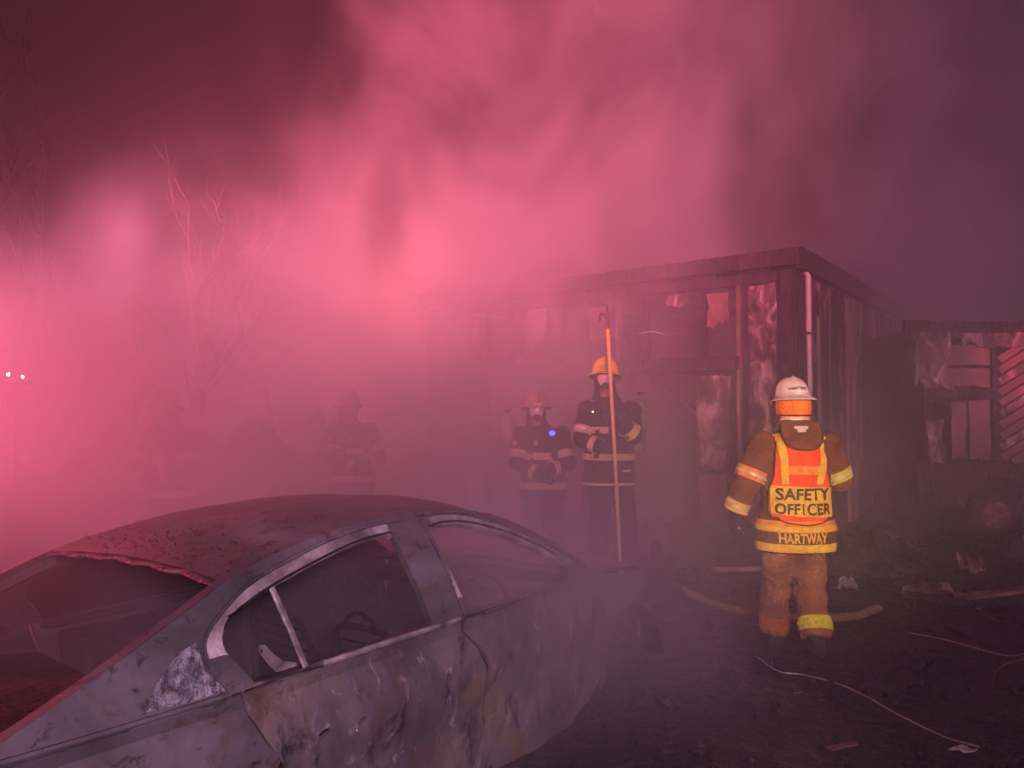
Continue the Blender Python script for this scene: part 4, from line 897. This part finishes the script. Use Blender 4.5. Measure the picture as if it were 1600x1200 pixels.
# ---------------- firefighter behind the smoke with a blue lamp on the chest
F1 = thing('person', 'masked firefighter half lost in smoke with a small blue lamp glowing on the chest', 'person', (.27, 7.6, -.02))
J = dict(head=(-.02, -.03, 1.655), neck=(.0, 0, 1.50), chest=(.04, 0, 1.28), pelvis=(.05, 0, .90),
         shl=(-.17, .0, 1.41), ell=(-.22, -.10, 1.13), wrl=(.0, -.25, 1.02), shr=(.24, .0, 1.41), elr=(.30, -.11, 1.13), wrr=(.10, -.27, 1.08),
         hpl=(-.05, 0, .84), knl=(-.07, -.05, .47), anl=(-.08, 0, .11), hpr=(.14, 0, .84), knr=(.17, -.05, .47), anr=(.19, 0, .11), footl=(-.2, -1, 0), footr=(.2, -1, 0),
         handl=((.95, -.2, .1), (0, .9, -.4), .8, -1), handr=((-.95, -.15, -.1), (0, .9, -.4), .8, 1))
body_mesh(J, F1)
c1 = coat_mesh(J, M['blackcoat'], F1, [(.05, .0, .74, .24, .17), (.05, 0, .82, .24, .165), (.05, 0, .95, .23, .158), (.04, 0, 1.08, .22, .15), (.04, 0, 1.22, .225, .15), (.04, 0, 1.35, .22, .14), (.02, 0, 1.43, .16, .12), (0, .01, 1.50, .10, .095)], fold=.010, seed=12)
b1 = bvh_of(c1); trousers_mesh(J, M['blackcoat'], F1, (.115, .11, .098, .095, .10), .012, 13); boots(J, F1); gloves(J, F1)
trim('sleeve_trim', J['shl'], J['ell'], .72, .08, M['paletrim'], .14, F1, b1); trim('sleeve_trim', J['shr'], J['elr'], .72, .08, M['paletrim'], .14, F1, b1)
trim('cuff_trim', J['ell'], J['wrl'], .78, .06, M['paletrim'], .12, F1, b1); trim('cuff_trim', J['elr'], J['wrr'], .78, .06, M['paletrim'], .12, F1, b1)
band('chest_trim', b1, (.04, 0, 1.20), (0, 0, 1), .07, .005, M['paletrim'], F1, .23, ref=(1, 0, 0), seg=24, arc=(205, 300))
band('hem_trim', b1, (.05, 0, .90), (0, 0, 1), .07, .006, M['paletrim'], F1, .38, ref=(1, 0, 0), seg=56)
helmet(J, M['redhelm'], F1, 1, tilt=R(-3), k=1.08); mask(J, F1, M['lens']); harness(J, F1, b1)
wrap_panel('helmet_shield', [(-.05, 1.71), (.03, 1.71), (.03, 1.735), (-.05, 1.735)], bvh_of([c for c in F1.children if c.name.startswith('helmet')][0]), .004, M['hood'], F1, .02)
arc_sheet([((-.02, .0, 1.66), .100, .115), ((-.02, .0, 1.58), .098, .115), ((-.01, 0, 1.52), .115, .12), ((0, 0, 1.48), .14, .13)], -50, 230, M['blackcoat'], 'neck_shroud', F1)
air_pack(F1, (-.30, .12, 1.37), R(-3))
for x in (-.03, -.24):
    p = wrap(b1, x, 1.33, .01); bm = bmesh.new(); ball(bm, p, (.028, .018, .028)); obj('strap_pad', bm, M['hood'], F1)
p = wrap(b1, .13, 1.42, .02); bm = bmesh.new(); box(bm, tuple(p - Vector((.025, .03, .035))), tuple(p + Vector((.025, .02, .035)))); bevel(bm, .006); lt = obj('chest_lamp', bm, M['glove'], F1)
bm = bmesh.new(); ball(bm, p + Vector((0, -.038, .008)), (.030, .016, .026)); obj('bulb', bm, M['blue'], lt)

# ---------------- two more of the crew, faint in the smoke at the left
def dup(root, loc, rotz, label):
    r_ = root.copy(); COL.objects.link(r_); r_.location = loc; r_.rotation_euler = (0, 0, rotz); r_['label'] = label
    for ch in list(root.children):
        if ch.name.startswith('chest_lamp'): continue
        c_ = ch.copy(); COL.objects.link(c_); c_.parent = r_
        for q in ch.children: d_ = q.copy(); COL.objects.link(d_); d_.parent = c_
    return r_
dup(F1, (-3.22, 6.95, -.02), R(-15), 'faint firefighter standing in smoke before the big rubble heap, farthest from the building')
dup(F1, (-1.78, 8.1, 0.0), R(28), 'faint firefighter turned half away in the smoke between the heap and the blue lamp wearer')
# ------------------------------------------------------------------ things lying about the yard
def G(px, py, z=0.0):
    """where a sight line of the photograph meets the level z"""
    x = (px - 800) / 1155; q = (600 - py) / 1155; c, s = math.cos(PITCH), math.sin(PITCH)
    r = Vector((x, c - q * s, s + q * c)); return EYE + r * ((z - EYE.z) / r.z)
def line_thing(name, pts, rad, mat, label, cat, z=.03, seg=8, n=6, wob=0.0):
    P = smooth_path([G(a, b, z) for a, b in pts], n)
    for i, p in enumerate(P): p.z = z + wob * mnoise.noise(p * 3)
    bm = bmesh.new(); tube(bm, P, rad, seg); o = obj(name, bm, mat); return tag(o, label, cat)
line_thing('fire_hose', [(1040, 905), (1075, 925), (1120, 945), (1200, 962), (1280, 966), (1335, 962), (1372, 950)], (.042, .030), M['hose'], 'thick tan fire hose curving over the ground behind the safety officer\'s legs', 'hose', .035, 10)
line_thing('pipe', [(1112, 889), (1150, 890), (1206, 888)], .026, M['pipe'], 'short pale straight pipe on the ground left of the safety officer', 'pipe', .04)
line_thing('cable', [(1180, 1026), (1215, 1048), (1255, 1054), (1310, 1068), (1350, 1087), (1400, 1115), (1470, 1147), (1530, 1166)], .0045, M['cable'], 'thin pale cable snaking over mud below the safety officer', 'cable', .03, 6, 8, .01)
line_thing('cable', [(1415, 988), (1470, 998), (1520, 1012), (1560, 1023), (1590, 1024), (1640, 1008)], .0048, M['cable'], 'thin pale wire with a hooked bend by the right edge', 'cable', .03, 6, 8, .01)
line_thing('cable', [(1550, 1075), (1556, 1050), (1575, 1036), (1620, 1026)], .0045, M['hose'], 'short dull wire curling up under the hooked pale one', 'cable', .03, 6, 8)
def plank_thing(name, a, b, w, h, mat, label, cat, lift=.03, rag=.012, z=None, seed=0):
    A, B = (G(*a, lift), G(*b, lift)) if z is None else (G(*a, z), G(*b, z))
    d = B - A; L = d.length; yaw = math.atan2(d.y, d.x)
    bm = bmesh.new(); box(bm, (-L / 2, -w / 2, -h / 2), (L / 2, w / 2, h / 2)); bmesh.ops.subdivide_edges(bm, edges=list(bm.edges), cuts=3, use_grid_fill=True)
    for v in bm.verts:
        q = v.co * 4 + Vector((seed * 5.1, 0, 0)); v.co += Vector((mnoise.noise(q) * .6, mnoise.noise(q + Vector((3, 0, 0))), mnoise.noise(q + Vector((0, 3, 0))))) * rag
    o = obj(name, bm, mat); o.location = (A + B) / 2 + Vector((0, 0, h / 2)); o.rotation_euler = (0, 0, yaw); return tag(o, label, cat)
plank_thing('board', (1500, 936), (1625, 921), .11, .03, M['wood'], 'weathered board lying on the mud at the right edge', 'board', seed=1)
plank_thing('board', (1392, 918), (1500, 944), .16, .02, M['char'], 'flat dark scorched board left of the weathered one', 'board', seed=2)
plank_thing('board', (1336, 1163), (1296, 1172), .035, .010, M['board'], 'short reddish board end on the mud near the bottom', 'board', seed=3)
plank_thing('board', (1085, 800), (1145, 790), .10, .04, M['wood'], 'broken board end between the pole holder and the safety officer', 'board', seed=4)
def scrap(px, py, w, h, mat, label, z=.03, seed=0, name='sheet_scrap', cat='scrap', tilt=.25, yaw=0.0, lift=None):
    """crumpled sheet, w x h metres"""
    c = G(px, py, z); rr_ = random.Random(seed); n = 9
    out = [(w / 2 * math.cos(2 * math.pi * k / n) * rr_.uniform(.7, 1.15), h / 2 * math.sin(2 * math.pi * k / n) * rr_.uniform(.6, 1.15)) for k in range(n)]
    sv = Vector((seed * 3.3, seed, 0))
    bm = panel_bm(out, lambda a, b: Vector((a, b, .10 * min(w, h) + .45 * min(w, h) * mnoise.noise(Vector((a, b, 0)) * (2.2 / max(w, h)) * 2 + sv) + tilt * b)), max(.02, min(w, h) / 7), thick=.006)
    o = obj(name, bm, mat); o.location = c; o.rotation_euler = (0, 0, yaw); return tag(o, label, cat)
scrap(1325, 915, .22, .16, M['ashy'], 'crumpled grey white scrap just right of the officer\'s knees', seed=1, tilt=.5)
scrap(1386, 843, .28, .30, M['board2'], 'small torn pale scrap farther back between officer and trailer', seed=2)
scrap(1450, 926, .5, .3, M['board2'], 'flattened ashy metal sheet beside the weathered board', seed=3, tilt=.1)
scrap(1505, 1172, .14, .05, M['pale'], 'tiny pale scrap at the end of the snaking cable', seed=4)
scrap(1525, 1010, .05, .04, M['board'], 'tiny chip resting beside the hooked wire', seed=5)
scrap(1345, 868, .22, .2, M['ashy'], 'dull folded scrap behind the officer\'s right knee', seed=6, tilt=.3)
scrap(1515, 885, .35, .3, M['siding'], 'rust stained scrap lying in front of the trailer wheel', seed=7, tilt=.3)
scrap(1205, 905, .2, .1, M['steel'], 'rusty bent scrap beside the short pale pipe', seed=8)

# small rubble nobody could count
def rubble(name, centres, label=None):
    bm = bmesh.new()
    for (c, r, dz, size) in centres:
        v = bmesh.ops.create_icosphere(bm, subdivisions=1, radius=1)['verts'] if size > .09 else bmesh.ops.create_cube(bm, size=1.4)['verts']
        m_ = Matrix.Rotation(random.uniform(0, 6.28), 4, Vector((random.uniform(-1, 1), random.uniform(-1, 1), random.uniform(-1, 1) + .01)).normalized())
        sx_, sy_, sz_ = random.uniform(.5, 1.5) * size, random.uniform(.3, .9) * size, random.uniform(.15, .5) * size
        for x in v: x.co = Vector(c) + m_ @ Vector((x.co.x * sx_ * random.uniform(.8, 1.2), x.co.y * sy_ * random.uniform(.8, 1.2), x.co.z * sz_))
    return bm
random.seed(21)
ml = []
for k in range(2300):
    y = 2.5 + 12 * random.random() ** 1.2; x = random.uniform(-1, 1) * (y * .8 + 1.5) + .5
    ml.append(((x, y, .005), 0, 0, min(.11, .012 + random.expovariate(1) * .016)))
o = obj('rubble', rubble('r', ml), M['mud'], None, False); o['kind'] = 'stuff'
ml = []
for k in range(260):
    y = 3.0 + 9 * random.random(); x = random.uniform(-1, 1) * (y * .7 + 1.5) + .8
    ml.append(((x, y, .01), 0, 0, min(.035, .004 + random.expovariate(1) * .008)))
o = obj('ash_debris', rubble('r', ml), M['board2'], None, False); o['kind'] = 'stuff'
# rubble heaps
def heap(name, c, rx, ry, h, n, mat, seed, label, chips='char'):
    bm = bmesh.new(); N_ = 26; g = []
    for j in range(N_ + 1):
        row = []
        for i in range(N_ + 1):
            a, b = i / N_ * 2 - 1, j / N_ * 2 - 1; r = math.sqrt(a * a + b * b); z = h * max(0, 1 - r * r) ** 1.1
            q = Vector((a * rx, b * ry, seed)); z = z * (1 + .7 * mnoise.noise(q * 1.7)) + (.10 * h * mnoise.noise(q * 5) if r < 1 else 0) - .05 * (r > .97)
            row.append(bm.verts.new((a * rx, b * ry, z - .02)))
        g.append(row)
    for a, b in zip(g, g[1:]):
        for i in range(N_): bm.faces.new((a[i], a[i + 1], b[i + 1], b[i]))
    o = obj(name, bm, M['mud']); o.location = c; tag(o, label, 'rubble heap')
    r_ = random.Random(seed); random.seed(seed); ml = []
    for k in range(n):
        a, b = r_.gauss(0, .42), r_.gauss(0, .42); rr_ = a * a + b * b
        if rr_ > 1: continue
        ml.append(((a * rx, b * ry, h * max(0, 1 - rr_) ** 1.1 * .9), 0, 0, min(.22, .03 + r_.expovariate(1) * .05)))
    p = obj('debris', rubble('r', ml), M[chips], o, False); p['kind'] = 'stuff'; return o
heap('rubble_heap', (-3.6, 8.5, 0), 3.1, 1.6, 1.3, 420, 'char', 31, 'broad dark rubble heap lost in pink smoke beyond the car roof')
heap('rubble_heap', (.95, 7.1, 0), .95, .8, .20, 90, 'char', 32, 'low rubble heap under the boots of the pole holder')
heap('rubble_heap', (3.75, 8.0, 0), .9, .55, .3, 130, 'char', 33, 'small charred rubble heap at the near corner of the burnt building')
heap('rubble_heap', (6.6, 8.5, 0), 1.6, .7, .26, 130, 'char', 34, 'low rubble heap spread in front of the trailer')
heap('rubble_heap', (1.9, 8.9, 0), 1.0, .5, .32, 100, 'char', 35, 'burnt rubble heap along the open side of the building')
def far_board(px0, py0, px1, py1, d, w, mat, label, seed):
    def D(px, py):
        x = (px - 800) / 1155; q = (600 - py) / 1155; c, s = math.cos(PITCH), math.sin(PITCH); r = Vector((x, c - q * s, s + q * c)); return EYE + r * (d / r.y)
    A, B = D(px0, py0), D(px1, py1); bm = bmesh.new()
    tube(bm, [A, A.lerp(B, .5) + Vector((0, .02, .015)), B], [(w, w * .3)] * 3, 6); o = obj('board', bm, mat, None, False); return tag(o, label, 'board')
far_board(212, 745, 290, 741, 7.35, .07, M['pale'], 'long pale board end low on the big heap, farthest left', 1)
far_board(296, 786, 345, 768, 7.1, .06, M['pale'], 'tilted pale board in front of the big heap', 2)
far_board(412, 757, 446, 754, 7.2, .11, M['pale'], 'stubby pale board on the front of the big heap', 3)
far_board(500, 700, 538, 706, 7.7, .07, M['wood'], 'slanting board near the right end of the big heap', 4)
far_board(190, 694, 200, 702, 7.9, .05, M['pale'], 'tiny pale board stub at the left end of the big heap', 6)
far_board(455, 725, 500, 715, 7.6, .12, M['board'], 'wide dull board lying on the middle of the big heap', 7)
for k, (px, py, w, h, z, sd, lb) in enumerate([(430, 725, .5, .4, .35, 12, 'pale bulky scrap in the middle of the big heap'), (555, 725, .2, .2, .2, 13, 'little pale scrap at the right end of the big heap')]):
    o = scrap(px, 745, w, h, M['pale'], lb, z=.85, seed=sd)
bm = bmesh.new(); tube(bm, [(-4.70, 9.2, 0), (-4.68, 9.2, 1.4), (-4.65, 9.2, 2.64)], [.05, .045, .035], 7); o = obj('post', bm, M['wood']); tag(o, 'bare upright post left of the forked tree', 'post')

# bare trees
def tree(loc, h, seed, label, spread=.5, rad=.09, lean=(0, 0), n0=7, mat='bark'):
    r_ = random.Random(seed); t = thing('bare_tree', label, 'tree', loc)
    bm = bmesh.new(); trunk = [Vector((lean[0] * k / 6 + .08 * math.sin(k * 1.3 + seed), lean[1] * k / 6, h * .75 * k / 6)) for k in range(7)]
    tube(bm, smooth_path(trunk, 3), [rad * (1 - .75 * k / 18) for k in range(19)], 8); obj('trunk', bm, M[mat], t)
    cr = bmesh.new()
    def grow(p, d, L, r, dep):
        pts = [p]; q = p.copy(); dd = d.normalized()
        for k in range(4):
            dd = (dd + Vector((r_.uniform(-.25, .25), r_.uniform(-.25, .25), r_.uniform(-.05, .22)))).normalized(); q = q + dd * L / 4; pts.append(q.copy())
        tube(cr, pts, [r * (1 - .18 * k) for k in range(5)], 5 if dep > 1 else 4)
        if dep:
            for k in range(3 if dep > 1 else 4):
                i = r_.randint(1, 4); a = r_.uniform(0, 6.28); grow(pts[i], (dd + Vector((math.cos(a), math.sin(a), .3)) * .8), L * r_.uniform(.45, .7), r * .5, dep - 1)
    for k in range(n0):
        i = 2 + int(4 * k / n0 + .5); a = r_.uniform(0, 6.28)
        grow(trunk[min(6, i)].copy(), Vector((math.cos(a) * spread, math.sin(a) * spread, .7)), h * r_.uniform(.22, .38), rad * .38, 3)
    obj('branches', cr, M[mat], t)
tree((-3.95, 9.1, 0), 4.6, 3, 'forked bare tree rising from the pink smoke beyond the car', .5, .08)
tree((-8.6, 12.6, 0), 7.2, 8, 'tall bare tree spreading across the dark upper left', .8, .10, (.5, 0), 9, 'char')
tree((-4.1, 12.6, 0), 3.4, 5, 'small bare sapling right of the forked tree', .5, .05)
tree((-6.9, 13.5, 0), 4.5, 9, 'slender bare tree between the tall and forked trees', .45, .07)

# two small white work lights at the far left
st = thing('work_light', 'pair of tiny bluish white work lights on a stand at far left', 'lamp', (-5.72, 8.55, -.19))
bm = bmesh.new(); tube(bm, [(0, 0, .5), (0, 0, 2.15)], .03, 8)
for a in (30, 150, 270): tube(bm, [(0, 0, .75), (math.cos(R(a)) * .5, math.sin(R(a)) * .5, -.02)], .018, 6)
obj('stand', bm, M['steel'], st)
box_obj('crossbar', (-.16, -.02, 2.13), (.16, .02, 2.17), M['steel'], st, .003)
for x, z in ((-.085, 2.245), (.085, 2.215)):
    bm = bmesh.new(); tube(bm, [(x, .05, z), (x, -.02, z), (x, -.06, z)], [.018, .028, .03], 14, cap=False); hd = obj('lamp_head', bm, M['glove'], st)
    bm = bmesh.new(); tube(bm, [(x, -.035, z), (x, -.045, z)], .020, 14); obj('bulb', bm, M['whitelamp'], hd)
# ------------------------------------------------------------------ smoke: one closed volume of drifting smoke, and an even thin haze round everything
def vol_box(name, lo, hi, mat):
    bm = bmesh.new(); bmesh.ops.create_cube(bm, size=1)
    for v in bm.verts: v.co = Vector([lo[i] + (v.co[i] + .5) * (hi[i] - lo[i]) for i in range(3)])
    me = bpy.data.meshes.new(name); bm.to_mesh(me); bm.free(); me.materials.append(mat)
    o = bpy.data.objects.new(name, me); COL.objects.link(o); o['kind'] = 'stuff'; return o
def haze_material(name, dens, col, aniso=0.2):
    m = bpy.data.materials.new(name); m.use_nodes = True; nt = m.node_tree; nt.nodes.clear()
    out = nt.nodes.new('ShaderNodeOutputMaterial'); pv = nt.nodes.new('ShaderNodeVolumePrincipled')
    pv.inputs['Density'].default_value = dens; pv.inputs['Color'].default_value = (*col, 1); pv.inputs['Anisotropy'].default_value = aniso
    nt.links.new(pv.outputs[0], out.inputs['Volume']); return m, nt, pv
class NG:
    """tiny expression helper over shader nodes"""
    def __init__(s, nt): s.nt = nt
    def m(s, op, a, b=0.0, c=0.0, clamp=False):
        n = s.nt.nodes.new('ShaderNodeMath'); n.operation = op; n.use_clamp = clamp
        for i, x in enumerate((a, b, c)):
            if isinstance(x, (int, float)): n.inputs[i].default_value = x
            else: s.nt.links.new(x, n.inputs[i])
        return n.outputs[0]
    def ss(s, x, a, b, lo=0.0, hi=1.0):
        n = s.nt.nodes.new('ShaderNodeMapRange'); n.interpolation_type = 'SMOOTHSTEP'
        s.nt.links.new(x, n.inputs[0])
        for i, v in enumerate((a, b, lo, hi)): n.inputs[i + 1].default_value = v
        return n.outputs[0]
    def blob(s, vec, c, r):
        """soft ball of smoke: 1 at its centre, 0 at radius r (x,y,z)"""
        mp = s.nt.nodes.new('ShaderNodeMapping'); mp.vector_type = 'TEXTURE'
        mp.inputs['Location'].default_value = c; mp.inputs['Scale'].default_value = r
        s.nt.links.new(vec, mp.inputs[0])
        ln = s.nt.nodes.new('ShaderNodeVectorMath'); ln.operation = 'LENGTH'; s.nt.links.new(mp.outputs[0], ln.inputs[0])
        return s.ss(ln.outputs['Value'], 1.0, 0.0)
hz, _, _ = haze_material('haze_air', 0.008, (0.8, 0.8, 0.85), 0.1)
vol_box('haze', (-70, -25, -1.6), (70, 90, 14.0), hz)
sm, nt, pv = haze_material('smoke_air', 0.2, (0.78, 0.74, 0.78), 0.15)
g = NG(nt)
tc = nt.nodes.new('ShaderNodeTexCoord'); vec = tc.outputs['Object']
sx = nt.nodes.new('ShaderNodeSeparateXYZ'); nt.links.new(vec, sx.inputs[0]); X, Y, Z = sx.outputs
mp = nt.nodes.new('ShaderNodeMapping'); nt.links.new(vec, mp.inputs[0])
mp.inputs['Rotation'].default_value = (R(12), R(-38), 0); mp.inputs['Scale'].default_value = (1.0, 0.55, 0.62)
nz = nt.nodes.new('ShaderNodeTexNoise'); nt.links.new(mp.outputs[0], nz.inputs[0])
nz.inputs['Scale'].default_value = 0.40; nz.inputs['Detail'].default_value = 5.0; nz.inputs['Roughness'].default_value = 0.66
nz.inputs['Distortion'].default_value = 0.9
N = nz.outputs[0]
# a tall bank of smoke stands behind the men; it leans over from the left and above its upper left edge the night shows
n5 = g.m('MULTIPLY', g.m('SUBTRACT', N, 0.5), 4.4)
low = g.m('SUBTRACT', 3.4, Z)
slope = g.m('MULTIPLY', g.m('SUBTRACT', g.m('ADD', g.m('MULTIPLY', X, 1.05), 8.9), Z), 0.70)
edge = g.m('ADD', g.m('MAXIMUM', low, slope), n5)
bank = g.m('MULTIPLY', g.ss(edge, -0.3, 0.9, 0.005, 1.0), g.ss(Y, 6.5, 9.5))
bank = g.m('MULTIPLY', bank, g.ss(X, -1.5, 5.0, 1.0, 0.22))                    # thinner towards the right
wisps = g.ss(N, 0.39, 0.63, 0.18, 2.1)
nz2 = nt.nodes.new('ShaderNodeTexNoise'); nt.links.new(mp.outputs[0], nz2.inputs[0]); nz2.noise_dimensions = '4D'; nz2.inputs['W'].default_value = 3.7
nz2.inputs['Scale'].default_value = 1.0; nz2.inputs['Detail'].default_value = 4.0; nz2.inputs['Distortion'].default_value = 0.7
veil = g.ss(nz2.outputs[0], 0.38, 0.64, 0.5, 1.6)
near = g.m('MULTIPLY', g.ss(g.m('SUBTRACT', Y, g.m('MULTIPLY', X, 0.5)), 0.9, 5.0), g.ss(Z, 3.4, 1.1))
near = g.m('MULTIPLY', near, g.m('ADD', g.ss(X, -1.6, 0.9, 0.36, 0.0), g.ss(X, 0.2, 2.4, 0.20, 0.03)))
puff = g.blob(vec, (0.35, 3.5, 0.85), (1.1, 1.2, 0.75))                          # smoke rolling over the car's nose
d = g.m('ADD', g.m('MULTIPLY', bank, g.m('MULTIPLY', g.m('MULTIPLY', wisps, veil), 0.38)), g.m('MULTIPLY', g.m('ADD', near, g.m('MULTIPLY', puff, 1.1)), veil))
nt.links.new(d, pv.inputs['Density'])
vol_box('smoke', (-17, 2.2, 0.02), (13, 18, 13.5), sm)
